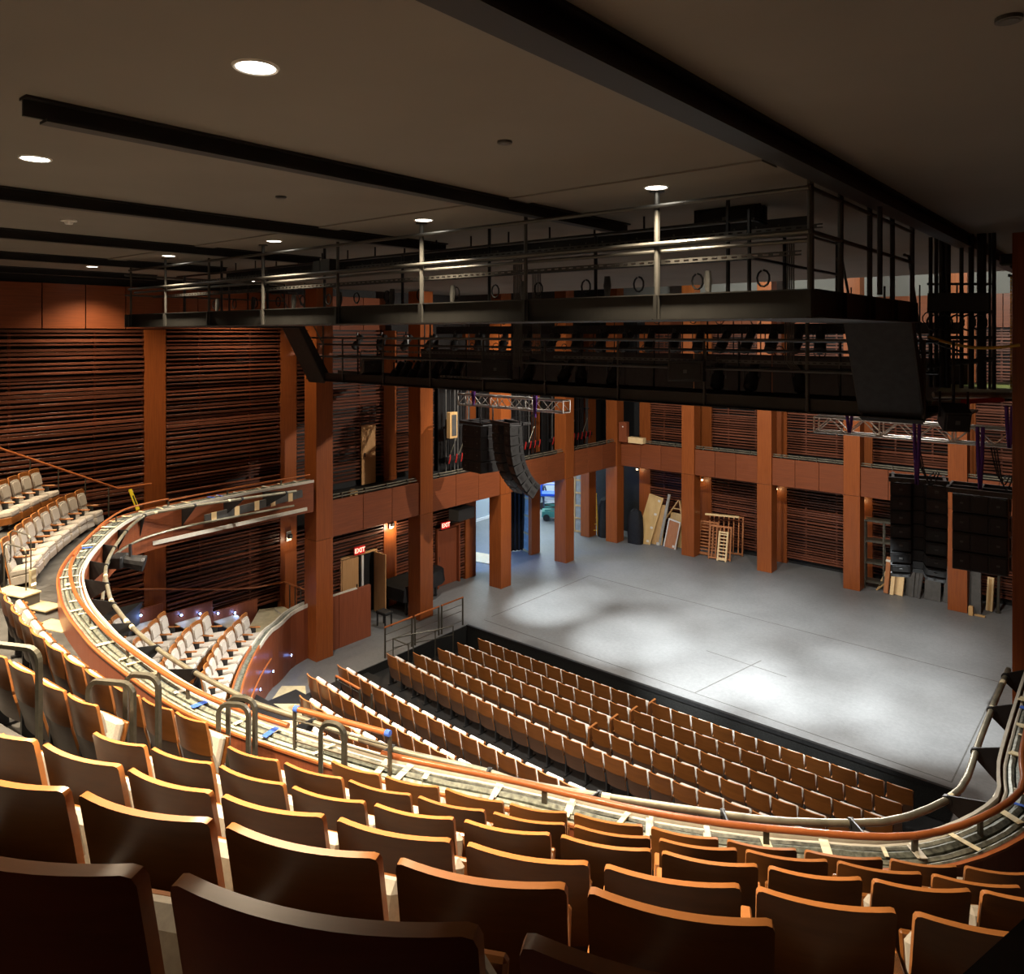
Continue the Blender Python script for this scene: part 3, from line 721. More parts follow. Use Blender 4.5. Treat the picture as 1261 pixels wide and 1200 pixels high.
RNAME = {1: 'front row at the parapet', 2: 'second row from the parapet', 3: 'third row from the parapet', 4: 'third row from the viewer', 5: 'second row from the viewer', 6: 'row nearest the viewer'}
for k, (z, px, b, a) in MAIN.items():
    row_seats(pxrow(px, z, b, a), z, lambda i, n, k=k: 'wooden seat back, %s from the left in the balcony %s' % (nth(i + 1), RNAME[k]), 'wooden theatre seats in the main balcony block')
# ---- block left of the aisle
LEFT1 = [(13.7, 745.5), (23, 759), (36.7, 774), (54, 788), (77, 805), (102.7, 823.4), (135.7, 841.7), (173, 859.5), (214.5, 877), (257, 892.5)]
row_seats(pxrow(LEFT1, 6.15, 2, 0), 6.15, lambda i, n: 'seat left of the balcony aisle, front row, %s from the aisle rails' % nth(n - i), 'theatre seats left of the balcony aisle')
row_seats(pxrow([(8, 812.5), (43, 833), (81, 854), (122, 872)], 6.72, 1, 0), 6.72, lambda i, n: 'seat left of the balcony aisle, second row, %s from the aisle rails' % nth(n - i), 'theatre seats left of the balcony aisle')
row_seats(pxrow([(-48, 892), (0, 905), (46, 913)], 7.30, 0, 0)[1:], 7.30, lambda i, n: 'wooden seat back at the left picture edge behind the tall aisle rail', 'theatre seats left of the balcony aisle')
# ---- far left section, seen from the front
SA = [(101, 602), (90, 607), (78, 611.5), (67, 617.6), (56, 624), (44.5, 630.7), (36, 637), (25, 644), (16.6, 652.5), (8, 660)]
SAz = 6.10
row_seats(pxrow(SA, SAz, 0, 1), SAz, lambda i, n: 'beige cushioned seat, front row of the far left section, %s from its wall end' % nth(i + 1), 'beige seats of the far left balcony section', 'pale', 1.16)
SB = [(46, 576.6), (33, 581), (20, 585), (7, 590)]
row_seats(pxrow(SB, 6.76, 0, 2), 6.76, lambda i, n: 'beige cushioned seat, second row of the far left section, %s from its wall end' % nth(i + 1), 'beige seats of the far left balcony section', 'flat', 1.16)
# ---- box seats at the lower left
BOXR = [(2.20, [(303, 754), (293.7, 763), (284.7, 771), (274, 782), (266.6, 792), (260, 804), (254, 816), (250, 826)], 'front row'),
        (2.52, [(255, 752.6), (245, 763), (232, 772), (222, 783), (214.5, 792), (207, 805), (199, 815)], 'second row'),
        (2.82, [(202, 752.6), (192, 761.5), (180, 772), (170, 784), (162.5, 793)], 'third row'), (3.1, [(145, 756), (134.6, 764)], 'back row')]
BOXP = []
for z, px, nm in BOXR:
    P = pxrow(px, z, 0, 1); BOXP.append((z, P))
    row_seats(P, z, lambda i, n, nm=nm: 'beige box seat, %s from the wall end of the %s, lower left box' % (nth(i + 1), nm), 'beige seats of the lower left box', 'flat', 1.14)
# ---- orchestra: nine rows across the pit
ORC = [(17.75, .22, -16.45, -3.75), (16.80, .38, -16.45, -3.75), (15.85, .54, -16.35, -3.7), (14.90, .70, -16.4, -3.6), (13.95, .84, -16.7, -3.6), (12.35, .98, -16.9, -3.5), (11.20, 1.23, -16.6, -4.5), (10.17, 1.53, -15.2, -5.5), (9.2, 1.84, -13.6, -7)]
for k, (y, z, xa, xb) in enumerate(ORC):
    cv = .004 if k < 4 else .009
    f = lambda x: y + cv * (x + 10.1) ** 2 - (.02 if k < 4 else .05)
    blocks = [(xa, -10.17, 'left'), (-10.03, xb, 'right')] if k < 4 else [(xa, xb, 'whole')]
    for x0, x1, side in blocks:
        n_ = int(round((x1 - x0) / .552)); P = [(x0 + (x1 - x0) * i / n_, f(x0 + (x1 - x0) * i / n_)) for i in range(n_ + 1)]
        rown = nth(k + 1) + ' orchestra row from the stage'
        # drop those the parapet and the seats in front hide
        keep = []
        for i in range(n_):
            c = ((P[i][0] + P[i + 1][0]) / 2, f((P[i][0] + P[i + 1][0]) / 2)); q = proj((c[0], c[1], z))
            lim = np.interp(q[0], [300, 363, 481, 632, 820, 955, 1137, 1200], [875, 893, 940, 972, 1010, 1030, 1040, 1000])
            keep.append(q[1] < lim + 14)
        idx = [i for i in range(n_) if keep[i]]
        for j, i in enumerate(idx):
            lab = ('orchestra seat, %s from %s, %s' % (nth(j + 1), {'left': 'the left end', 'right': 'the centre gap rightwards', 'whole': 'the left end'}[side], rown))
            row_seats([P[i], P[i + 1]], z, lambda a_, b_, lab=lab: lab, 'orchestra seats in the pit', 'up')
        if side == 'left' and idx and k < 4:
            m = mb('seat_wood').bev(P[-1][0] - .02, P[-1][0] + .03, f(P[-1][0]) + .08, f(P[-1][0]) + .44, z - .95, z - .12, .008)
            o = empty('aisle_end_board', (0, 0, 0), 0, 'wooden end panel closing the left half of the %s' % rown, 'end panel', 'end panels at the centre aisle'); m.build('panel', o)
            mb('seat_edge').bev(P[-1][0] - .025, P[-1][0] + .035, f(P[-1][0]) + .10, f(P[-1][0]) + .44, z - .12, z - .10, .006).build('cap', o)
# ---- pit and orchestra floor terraces
g = mb('black')
yb = YS - .05
for k, (y, z, xa, xb) in enumerate(ORC):
    y1 = y - .35 if k < 8 else 6.0; zf = z - .97
    if k == 5: y1 = y - .3
    g.box(XE + .02, XR - .02, y1, yb, -1.6, zf); yb = y1
struct(g.build('floor_orchestra'))

# ================================================================== BALCONY FITTINGS
def hoop(pa, pb, zt, zf, label, r_=.030):
    a, b = atz(*pa, zt), atz(*pb, zt); b.z = a.z = zt; o = empty('aisle_hoop_rail', (a.x, a.y, zf), 0, label, 'handrail', 'bent steel aisle rails')
    d = (b - a); d.z = 0; L = d.length; d.normalize(); h = zt - zf; rr = .11; P = [(0, 0, 0)]
    for k in range(6): t = math.pi / 2 * k / 5; P.append(tuple(d * (rr - rr * math.cos(t)) + Vector((0, 0, h - rr + rr * math.sin(t)))))
    for k in range(6): t = math.pi / 2 * k / 5; P.append(tuple(d * (L - rr + rr * math.sin(t)) + Vector((0, 0, h - rr + rr * math.cos(t)))))
    P.append(tuple(d * L))
    mb('steel').tube(P, r_, 4).build('hoop', o)
    for e in (Vector((0, 0, 0)), d * L): mb('steel').tube([e, e + Vector((0, 0, .012))], .06, 10).build('foot_plate', o)
hoop((109, 838), (164, 843), 6.72, 5.75, 'bent steel aisle rail standing left, in front of the second balcony row')
hoop((155, 830), (195, 834), 6.72, 5.20, 'bent steel aisle rail behind the one in front of the second row')
hoop((269, 867), (306, 869), 6.13, 5.18, 'bent steel rail at the foot of the balcony aisle, nearer of the middle two')
hoop((281, 858), (314, 862), 6.13, 5.18, 'bent steel rail at the foot of the balcony aisle, against the parapet')
hoop((395, 889), (424, 894), 6.13, 5.18, 'bent steel rail beside the blue-taped guard rail')
hoop((-14, 793), (48, 800), 7.25, 6.33, 'bent steel aisle rail cut by the left edge of the picture')
hoop((5, 669), (32, 676), 6.2, 5.15, 'thin steel rail loop at the end of the far left seat row', .014)
hoop((13, 653), (38, 660), 6.25, 5.15, 'thin steel rail loop beside the first beige seats at far left', .014)
# masonite aisle steps at the far left
for k, (p, sx, sy, z) in enumerate([((48, 745), .34, .80, 5.26), ((20, 728), .36, .8, 5.46), ((70, 770), .34, .7, 5.20)]):
    c = atz(*p, z); o = empty('aisle_step', (c.x, c.y, z), R(18), ['cream aisle step in the middle at far left below the beige seats', 'cream aisle step highest up at far left', 'lowest cream aisle step next to the parapet'][k], 'step', 'cream steps at far left')
    mb('masonite').bev(-sy / 2, sy / 2, -sx / 2, sx / 2, -.03, 0, .006).build('tread', o); mb('grey_board').box(-sy / 2 + .02, sy / 2 - .02, -sx / 2 + .02, sx / 2 - .02, -.3, -.03).build('riser', o)
c = atz(40, 722, 5.3); o = empty('aisle_end_post', (c.x, c.y, 5.2), R(25), 'pale end panel with a lit aisle light beside the beige seats', 'end panel')
mb('masonite').bev(-.03, .03, -.06, .06, 0, .42, .01).build('panel', o); mb('sconce_glow').box(.03, .035, -.05, .05, .12, .16).build('aisle_lamp', o)
# handrail of the far left stair, along the wall
r = empty('stair_handrail', (0, 0, 0), 0, 'sloping wooden handrail on steel posts against the left slatted wall', 'handrail')
hp = [atx(-10, 549, -20.75), atx(145, 602, -20.75), atx(186, 596, -20.95)]
mb('rail_wood').tube(hp, .03, 8).build('rail', r, True)
for t in (.28, .5, .72): q = hp[0].lerp(hp[1], t); mb('steel').tube([q, (q.x, q.y, q.z - 1.0)], .016, 6).build('post', r)
q = hp[1].lerp(hp[0], .08); mb('steel').tube([q, (q.x, q.y, q.z - 1.1)], .02, 6).build('post', r)
a, b = atx(160, 603, -20.6), atx(170, 628, -20.4)
o = empty('caution_board', (a.x, a.y, 0), 0, 'bright yellow strip leaning against the left wall behind the parapet', 'board'); mb('yellow').bar(a - Vector((a.x, a.y, 0)), b - Vector((a.x, a.y, 0)), .11, .03).build('strip', o)
mb('black').bar(a.lerp(b, .3) - Vector((a.x - .03, a.y, 0)), a.lerp(b, .75) - Vector((a.x - .03, a.y, 0)), .04, .012).build('lettering_band', o)
# back row of stage lights under the left balcony curve
# ================================================================== LOWER LEFT BOX
bp = [atz(*p, 1.68) for p in [(300, 910), (296, 868), (301, 837), (315, 804), (332, 778), (346, 767), (361, 753), (381, 743)]]
BC = spline([(p.x, p.y) for p in bp], .3); BN = normals(BC)
r = empty('box_parapet', (0, 0, 0), 0, 'curved wooden parapet wall in front of the lower left box seats', 'parapet'); nb = len(BC)
for a in range(0, nb - 1, 4):
    b = min(a + 4, nb - 1); m = mb('panel_wood_z'); sweep(BC, BN, [(0, 0), (.03, 0), (.03, 1.66), (0, 1.66)], m, a, b + 1)
    o = m.build('panel', r); 
m = mb('black'); sweep(BC, BN, [(.034, 0), (.2, 0), (.2, 1.58), (.034, 1.58)], m); m.build('core', r)
m = mb('tray'); sweep(BC, BN, [(.03, 1.58), (.2, 1.58), (.2, 1.61), (.03, 1.61)], m); m.build('tray', r)
for o_, n_ in ((-.01, 'outer_trim'), (.2, 'inner_trim')):
    m = mb('rail_wood'); sweep(BC, BN, [(o_, 1.58), (o_ + .035, 1.58), (o_ + .035, 1.70), (o_, 1.70)], m, 0, int(nb * .62)); m.build(n_, r)
    m = mb('lip'); sweep(BC, BN, [(o_, 1.58), (o_ + .035, 1.58), (o_ + .035, 1.69), (o_, 1.69)], m, int(nb * .62) - 1); m.build(n_, r)
k0, k1 = int(nb * .18), int(nb * .74); H_ = [(BC[i][0] - BN[i][0] * .07, BC[i][1] - BN[i][1] * .07, .95 - .0 * i) for i in range(k0, k1)]
o = empty('wall_handrail', (0, 0, 0), 0, 'wooden handrail following the outside of the lower left box parapet', 'handrail'); mb('rail_wood').tube(H_, .025, 8).build('rail', o, True)
for i in range(0, len(H_), 6): q = H_[i]; n_ = BN[k0 + i]; mb('steel').tube([q, (q[0] + n_[0] * .08, q[1] + n_[1] * .08, q[2] - .05)], .012, 6).build('bracket', o)
def steplight(c, d, label, watts=2.0):
    o = empty('step_light', c, 0, label, 'step light', 'blue step lights'); d = Vector(d).normalized()
    mb('black_metal').tube([(0, 0, 0), d * .02], .05, 10).build('bezel', o); mb('blue_glow').tube([d * .02, d * .026], .03, 10).build('lens', o)
    point(Vector(c) + d * .12, watts, (.25, .4, 1), .03, 'step_lamp')
for k, p in enumerate([(366, 816), (343, 838), (325, 857)]):
    d = [np.hypot(*(np.array(proj((BC[i][0], BC[i][1], .45))) - np.array(p))) for i in range(nb)]; i = int(np.argmin(d)); n_ = BN[i]
    steplight((BC[i][0] - n_[0] * .001, BC[i][1] - n_[1] * .001, .42 + .05 * k), (-n_[0], -n_[1], 0), 'tiny blue light on the box parapet, the %s from the big column' % nth(k + 1), .6)
# box terraces
g = mb('balcony_floor')
for k, (z, P) in enumerate(BOXP):
    Q = ext_pts(P, 2, 1); Q = np.array([(max(q.x, XW - .1), q.y) for q in Q]); N = normals(Q); zf = z - 1.10
    sweep(Q, N, [(.42, -.1), (.42, zf), (-.45, zf), (-.45, -.1)], g)
Q = np.array([(max(q.x, XW - .1), q.y) for q in ext_pts(BOXP[3][1], 6, 4)]); N = normals(Q); sweep(Q, N, [(-.4, -.1), (-.4, 2.6), (-3, 2.6), (-3, -.1)], g)
sweep(BC, BN, [(.21, .0), (.21, 1.09), (.9, 1.09), (.9, .0)], g, 0, int(nb * .78)); struct(g.build('floor_box'))
lx = [atz(*p, 1.37) for p in [(319, 751), (347, 747), (363, 753), (338, 778), (312, 790), (305, 776)]]
o = empty('landing', (0, 0, 0), 0, 'cream masonite landing between the box seats and the big column', 'landing'); mb('masonite').poly([(max(p.x, XW + .05), p.y) for p in lx], -.05, 1.37).build('deck', o)
mb('masonite').poly([(max(p.x, XW + .08), p.y) for p in [atz(*p, 1.42) for p in [(338, 750), (350, 748), (362, 754), (352, 760)]]], 1.372, 1.43).build('raised_tread', o)
# base board along the wall with the blue lights, sloping up with the steps
bb = empty('stepped_baseboard', (0, 0, 0), 0, 'dark wooden base panel with blue lights behind the box seats', 'panel')
yA, yB = 7.0, 12.9
for k in range(4):
    y0, y1 = yA + (yB - yA) * k / 4, yA + (yB - yA) * (k + 1) / 4; z0 = 2.35 - .33 * k
    mb('panel_wood_z').bev(XW + .12, XW + .17, y0, y1, 1.0, z0 + .42, .006).build('panel', bb)
for k, p in enumerate([(173, 758), (223, 757.5), (246, 756), (268, 755.5), (289, 755)]):
    q = atx(*p, XW + .18); steplight(q, (1, 0, 0), 'glowing blue step light behind the box seats, the %s from left' % nth(k + 1), 3.0)
for k, p in enumerate([(177, 768), (232, 765), (285, 765)]):
    z = 2.05 - .28 * k; q = atz(*p, z); o = empty('box_step', (q.x, q.y, z), 0, 'cream step in blue light at the wall end of the box rows, %s from left' % nth(k + 1), 'step', 'cream steps beside the box')
    mb('masonite').bev(-.5, .42, -.35, .35, -.04, 0, .006).build('tread', o); mb('grey_board').box(-.5, .4, -.33, .33, -.6, -.04).build('riser', o)
r = empty('box_handrail', (0, 0, 0), 0, 'thin wooden handrail along the wall above the box seats', 'handrail')
hp = [atx(138, 726, -21.0), atx(285, 726, -21.0), atx(313, 724, -21.0), atx(350, 717, -20.95), Vector((-20.0, 13.9, 2.02))]
mb('rail_wood').tube(hp, .028, 8).build('rail', r, True)
for t in (.15, .45, .8): q = hp[0].lerp(hp[1], t); mb('steel').tube([q, (XW + .1, q.y, q.z - .06)], .012, 6).build('bracket', r)
for t in (.25, .5, .75): q = hp[3].lerp(hp[4], t); mb('steel').tube([q, (q.x, q.y, 1.0)], .02, 6).build('post', r)
# cream steps beside the last orchestra rows
for k, (P, z) in enumerate([([(347, 845), (376, 845), (378, 867), (334, 863)], .18), ([(329, 867), (369, 867), (373, 887), (321, 885)], .48), ([(317, 886), (367, 888), (363, 906), (309, 903)], .8)]):
    q = [atz(*p, z) for p in P]; o = empty('orchestra_step', (0, 0, 0), 0, 'broad cream step between the box parapet and the orchestra rows, %s from the stage floor' % nth(k + 1), 'step', 'cream orchestra steps')
    mb('masonite').poly([(p.x, p.y) for p in q], z - .05, z).build('tread', o); c = sum((Vector(p) for p in q), Vector()) / 4
    mb('grey_board').poly([((p.x - c.x) * .97 + c.x, (p.y - c.y) * .97 + c.y) for p in q], -.05, z - .05).build('riser', o)
# guard rails at the left edge of the pit
r = empty('pit_guard_rail', (XE - .1, 15.3, 0), 0, 'bronze guard rail with wooden top along the left edge of the seating pit', 'handrail')
for y0, y1 in ((0, 1.15), (1.25, 2.35), (2.45, 3.5)):
    mb('rail_wood').tube([(0, y0, .95), (0, y1, .95)], .028, 8).build('rail', r, True)
    for y in (y0 + .02, y1 - .02): mb('steel').box(-.02, .02, y - .02, y + .02, 0, .93).build('post', r)
    for z in (.16, .5, .72): mb('steel').bar((0, y0, z), (0, y1, z), .014).build('mid_rail', r)
r = empty('pit_stair_rail', (0, 0, 0), 0, 'lower bronze stair rail inside the seating pit', 'handrail')
hp = [atz(503, 795, .58), atz(484, 787, .62), atz(509, 781, .62), atz(536, 776.5, .62), atz(558, 771, .62)]
mb('steel').tube(hp, .022, 6).build('rail', r)
for q in hp: mb('steel').tube([q, (q.x, q.y, -.42)], .018, 6).build('post', r)
mb('steel').tube([(q.x, q.y, q.z - .28) for q in hp[1:]], .012, 6).build('mid_rail', r)
r = empty('orchestra_rail', (0, 0, 0), 0, 'short wooden-topped rail behind the sixth orchestra row', 'handrail')
q0, q1 = atz(414, 833, .95), atz(443, 849, .95); mb('rail_wood').tube([q0, q1], .03, 8).build('rail', r, True)
for q in (q0, q1, q1 + Vector((.35, .1, -.05))): mb('steel').box(q.x - .02, q.x + .02, q.y - .02, q.y + .02, .05, q.z).build('post', r)
mb('steel').bar(q0 - Vector((0, 0, .1)), q1 - Vector((0, 0, .1)), .014).build('mid_rail', r)
# ================================================================== LEFT SIDE OF THE STAGE
r = empty('low_wall', (-19.75, 14.40, 0), 0, 'low wooden partition of two panels beside the big left column', 'partition')
mb('panel_wood_z').bev(0, .12, 0.005, .46, 0, 1.7, .006).build('panel', r); mb('panel_wood_z').bev(0, .12, .475, 1.75, 0, 1.7, .006).build('panel', r)
mb('lip').box(.01, .11, .02, 1.2, 1.7, 1.73).build('cap', r)
# open double door and recessed exit door
def leaf(par, m, x0, x1, y0, y1, nm='door_leaf'): return mb(m).bev(x0, x1, y0, y1, .01, 2.15, .006).build(nm, par)
struct(mb('black').box(XW - 1.2, XW - .45, 15.6, 18.0, 0, 3).build('wall_lobby'))
r = empty('double_door', (XW + .02, 16.22, 0), 0, 'open pale wooden double door under the left exit sign', 'door')
leaf(r, 'door_wood', 0, .045, .0, .70); leaf(r, 'door_wood', -.02, .6, 1.44, 1.49); mb('white').box(0, .04, .84, .93, .01, 2.15).build('edge_strip', r)
mb('black_metal').bar((.05, .62, 1.0), (.05, .62, 1.2), .03).build('handle', r)
for y in (-.06, 1.5): mb('door_wood').box(-.08, .03, y, y + .05, 0, 2.2).build('jamb', r)
mb('door_wood').box(-.08, .03, -.06, 1.55, 2.18, 2.24).build('head', r)
r = empty('exit_door', (XW, 20.78, 0), 0, 'dark wooden exit door set back in the slatted wall by the piano', 'door')
mb('panel_wood_z').bev(-.10, -.05, .06, 1.2, .01, 2.2, .006).build('door_leaf', r)
for y in (0, 1.2): mb('panel_wood_z').bev(-.1, .09, y, y + .08, 0, 2.3, .006).build('jamb', r)
mb('panel_wood').bev(-.1, .09, 0, 1.28, 2.28, 2.36, .006).build('head', r); mb('black_metal').bar((-.03, .2, 1.0), (-.03, .2, 1.2), .03).build('handle', r)
def exit_sign(px, py, label, x):
    q = atx(px, py, x); r = empty('exit_sign', q, 0, label, 'sign', 'red exit signs')
    mb('red').bev(-.05, 0, -.24, .24, -.15, .15, .01).build('housing', r); mb('exit_glow').box(0, .006, -.21, .21, -.12, .12).build('lit_face', r)
    c = bpy.data.curves.new('exit_text', 'FONT'); c.body = 'EXIT'; c.size = .22; c.align_x = 'CENTER'; c.align_y = 'CENTER'; c.extrude = .002; c.offset = .006
    tmp = bpy.data.objects.new('text_source', c); me = bpy.data.meshes.new_from_object(tmp); bpy.data.objects.remove(tmp); me.materials.clear(); me.materials.append(MATS['exit_letter'])
    o = bpy.data.objects.new('lettering', me); COL.objects.link(o); o.parent = r; o.location = (.01, 0, 0); o.rotation_euler = (R(90), 0, R(90))
    mb('black').tube([(-.33, 0, .0), (-.04, 0, 0)], .03, 8).build('bracket', r)
exit_sign(443, 678, 'red exit sign above the open double door', XW + .25); exit_sign(549, 647, 'red exit sign above the dark door by the piano', XW + .25)
# covered grand piano
def cover_piano():
    r = empty('covered_piano', (-20.72, 17.9, 0), 0, 'grand piano under a black cover behind the second left column', 'piano')
    out = [(-.55, 0), (.75, 0), (.78, .5), (.74, 1.2), (.45, 1.75), (.30, 2.3), (.0, 2.75), (-.35, 2.8), (-.55, 2.5)]
    m = mb('cloth_black'); n = len(out); V = []; lay = [(1.08, .55), (1.05, .9), (.95, 1.0), (.75, 1.02), (.52, 1.05)]
    for j, (z, s_) in enumerate(lay):
        for i, (x, y) in enumerate(out):
            k = 1 + (.03 * math.sin(i * 2.4 + j) if j > 1 else 0); V.append((.1 + (x - .1) * s_ * k, 1.3 + (y - 1.3) * s_ * k, z + (.04 * math.sin(i * 1.9) if j == 4 else 0)))
    F = [tuple(range(n))[::-1]]
    for j in range(len(lay) - 1):
        for i in range(n): F.append((j * n + i, j * n + (i + 1) % n, (j + 1) * n + (i + 1) % n, (j + 1) * n + i))
    m.add(V, F).build('cover', r, True)
    mb('black_metal').poly([(.1 + (x - .1) * .92, 1.3 + (y - 1.3) * .92) for x, y in out], .55, .9).build('case', r)
    for x, y in ((-.4, .25), (.6, .25), (0, 2.3)):
        mb('black_metal').tube([(x, y, .06), (x, y, .56)], [.04, .07], 8).build('leg', r); mb('black_metal').tube([(x - .03, y, .05), (x + .03, y, .05)], .05, 8).build('caster', r)
    return r
cover_piano()
r = empty('piano_bench', (-19.95, 17.0, 0), 0, 'black bench on thin legs in front of the covered piano', 'bench')
mb('black').bev(-.25, .25, -.18, .18, .42, .52, .02).build('seat', r)
for x in (-.2, .2):
    for y in (-.14, .14): mb('black').bar((x, y, 0), (x, y, .42), .04).build('leg', r)
# wall loudspeaker under the fascia and scrim details
q = atx(568, 632, -20.3); r = empty('wall_loudspeaker', q, 0, 'black loudspeaker hung under the gallery beside the exit door', 'loudspeaker')
mb('speaker_black').bev(-.25, .3, -.45, .45, -.22, .22, .02).build('cabinet', r); mb('black_metal').bar((0, 0, .2), (0, 0, .75), .05).build('yoke', r)

# ================================================================== LIGHTING BRIDGES (catwalks hung from the ceiling)
YU, YL, ZL = 7.3, 12.1, 8.76
br = empty('upper_lighting_bridge', (0, 0, 0), 0, 'black steel lighting bridge hung along under the ceiling with tube railings', 'catwalk')
def channel(m, a, b, z0, z1, out, fl=.07, t=.012):
    """C channel from a to b, flanges pointing along out"""
    a, b, o = Vector(a), Vector(b), Vector(out) * fl
    for zz0, zz1, o in ((z0, z0 + t, o * 1.7), (z1 - t, z1, o * .5)): m.hexa([(a.x, a.y, zz0), (b.x, b.y, zz0), (b.x + o.x, b.y + o.y, zz0), (a.x + o.x, a.y + o.y, zz0), (a.x, a.y, zz1), (b.x, b.y, zz1), (b.x + o.x, b.y + o.y, zz1), (a.x + o.x, a.y + o.y, zz1)])
    o2 = Vector(out) * t; m.hexa([(a.x, a.y, z0), (b.x, b.y, z0), (b.x - o2.x, b.y - o2.y, z0), (a.x - o2.x, a.y - o2.y, z0), (a.x, a.y, z1), (b.x, b.y, z1), (b.x - o2.x, b.y - o2.y, z1), (a.x - o2.x, a.y - o2.y, z1)])
    return m
UX = [-16.95, -15.35, -13.6, -11.75, -9.65, -7.75, -5.88, -4.05, -2.42]
for a, b in zip(UX[:-1], UX[1:]): channel(mb('catwalk_metal'), (a + .006, YU, 0), (b - .006, YU, 0), 10.15, 10.43, (0, -1, 0)).build('beam', br)
for x in UX: mb('catwalk_metal').box(x - .02, x + .02, YU - .07, YU, 10.16, 10.42).build('stiffener', br)
AY = [7.3, 8.2, 9.28, 10.3, 11.35]
for a, b in zip(AY[:-1], AY[1:]):
    channel(mb('catwalk_metal'), (-2.42, a + .006, 0), (-2.42, b - .006, 0), 10.15, 10.43, (1, 0, 0)).build('beam', br); mb('catwalk_metal').box(-2.42, -2.35, b - .02, b + .02, 10.16, 10.42).build('stiffener', br)
    mb('catwalk_metal').box(-17.32, -17.3, a, b, 10.15, 10.43).build('beam', br); mb('catwalk_metal').box(-16.42, -16.4, max(a, 8.32), b, 10.15, 10.43).build('beam', br); mb('catwalk_metal').box(-3.42, -3.4, max(a, 8.32), b, 10.15, 10.43).build('beam', br)
mb('catwalk_metal').box(-16.4, -3.4, 8.3, 8.32, 10.15, 10.43).build('beam', br)
for x0, x1, y0, y1 in ((-16.95, -2.42, YU, 8.3), (-3.4, -2.42, 8.32, 11.35), (-17.3, -16.42, 8.32, 11.35)): mb('catwalk_metal').box(x0 + .01, x1 - .01, y0 + .01, y1 - .01, 10.15, 10.18).build('deck', br)
for i, x in enumerate(UX):
    mb('tube_metal').tube([(x, YU - .02, 10.16), (x, YU - .02, CEIL if i in (8, 7, 6, 5, 3, 1) else 11.44)], .032 if i in (8, 7, 5, 3) else .024, 8).build('post', br)
    if i in (8, 7, 6, 5, 3, 1): mb('catwalk_metal').tube([(x, YU - .02, CEIL - .015), (x, YU - .02, CEIL)], .08, 12).build('ceiling_plate', br)
    mb('black_metal').tube([(x + .35, 8.31, 10.4), (x + .35, 8.31, CEIL if i % 2 else 11.3)], .026, 6).build('post', br)
for y in AY[1:]:
    mb('tube_metal').tube([(-2.42, y, 10.16), (-2.42, y, CEIL)], .03, 8).build('post', br); mb('black_metal').tube([(-3.4, y, 10.4), (-3.4, y, 11.4)], .024, 6).build('post', br)
    mb('black_metal').tube([(-17.31, y, 10.4), (-17.31, y, 11.3)], .02, 6).build('post', br); mb('black_metal').tube([(-16.41, y, 10.4), (-16.41, y, 11.3)], .02, 6).build('post', br)
for z, y, rr in ((11.38, YU - .06, .024), (10.97, YU - .06, .026), (10.90, YU + .06, .022), (11.3, 8.31, .022), (10.86, 8.31, .022)):
    mb('tube_metal' if y < 8 else 'black_metal').tube([(-16.95, y, z), (-2.42 if y < 8 else -3.4, y, z)], rr, 8).build('rail', br)
for z in (11.38, 10.97): mb('tube_metal').tube([(-2.42, YU - .06, z), (-2.42, 11.35, z)], .024, 8).build('rail', br)
for z in (11.3, 10.86): mb('black_metal').tube([(-3.4, 8.3, z), (-3.4, 11.35, z)], .02, 6).build('rail', br); mb('tube_metal').tube([(-17.31, YU, z), (-17.31, 11.35, z)], .02, 6).build('rail', br)
# slotted struts carrying cable: a strut is a strip with square holes
def slotted(par, a, b, y, z, h=.045, n=None, nm='slotted_strut'):
    m = mb('tube_metal'); L = b - a; n = n or int(L / .11)
    m.box(a, b, y, y + .004, z, z + h * .3); m.box(a, b, y, y + .004, z + h * .7, z + h)
    for k in range(n): x = a + L * k / n; m.box(x, x + L / n * .45, y, y + .004, z + h * .3, z + h * .7)
    o = m.build(nm, par); o['kind'] = 'stuff'; return o
for y, z in ((7.75, 11.0), (7.55, 10.78), (8.2, 11.12)): slotted(br, -16.5, -2.6, y, z, .05)
mb('black').box(-15.5, -2.9, 8.7, 8.75, 11.12, 11.34).build('cable_trough', br)
for k in range(46):
    x = -15.4 + k * .27; mb('tube_metal').tube([(x, 8.69, 11.26), (x, 8.70, 11.26)], .012, 6).build('bolt', br)
for k in range(16):
    x = -15.2 + k * .78; mb('black').tube([(x, 8.75, 11.3), (x, 8.75, CEIL)], .015, 5).build('hanger', br)
    P = [(x + .3 + .07 * math.sin(t * .6), 8.1, 10.7 - .09 + .09 * math.cos(t * .6)) for t in range(11)]; mb('black').tube(P, .012, 5).build('cable_loop', br)
for k in range(9):
    x = -14.6 + k * 1.35; mb('speaker_grey').tube([(x, 8.0, 10.72), (x, 8.0, 10.60), (x + .01, 7.98, 10.47)], [.035, .05, .032], 8).build('plug_connector', br)
# conduit bundles dropping from the ceiling
cb = empty('conduit_bundle', (0, 0, 0), 0, 'bundle of grey conduits dropping beside the middle bridge loudspeaker', 'conduits')
for k in range(5): q = aty(633 + k * 2.3, 430, 11.6); mb('tube_metal').tube([(q.x, 11.6, CEIL), (q.x, 11.6, 9.35)], .016, 6).build('conduit', cb)
cb2 = empty('conduit_bundle', (0, 0, 0), 0, 'bundle of grey conduits dropping near the bright bridge post at right', 'conduits')
for k in range(5): q = aty(967 + k * 2.6, 430, 12.6); mb('tube_metal').tube([(q.x, 12.6, CEIL), (q.x, 12.6, 9.55), (q.x + .1, 12.6, 9.42)], .014, 6).build('conduit', cb2)
cb3 = empty('conduit_bundle', (0, 0, 0), 0, 'bundle of thin conduits right of the middle bridge loudspeaker', 'conduits')
for k in range(6): q = aty(656 + k * 1.9, 430, 11.8); mb('tube_metal').tube([(q.x, 11.8, 11.2), (q.x, 11.8, 9.6)], .010, 6).build('conduit', cb3)
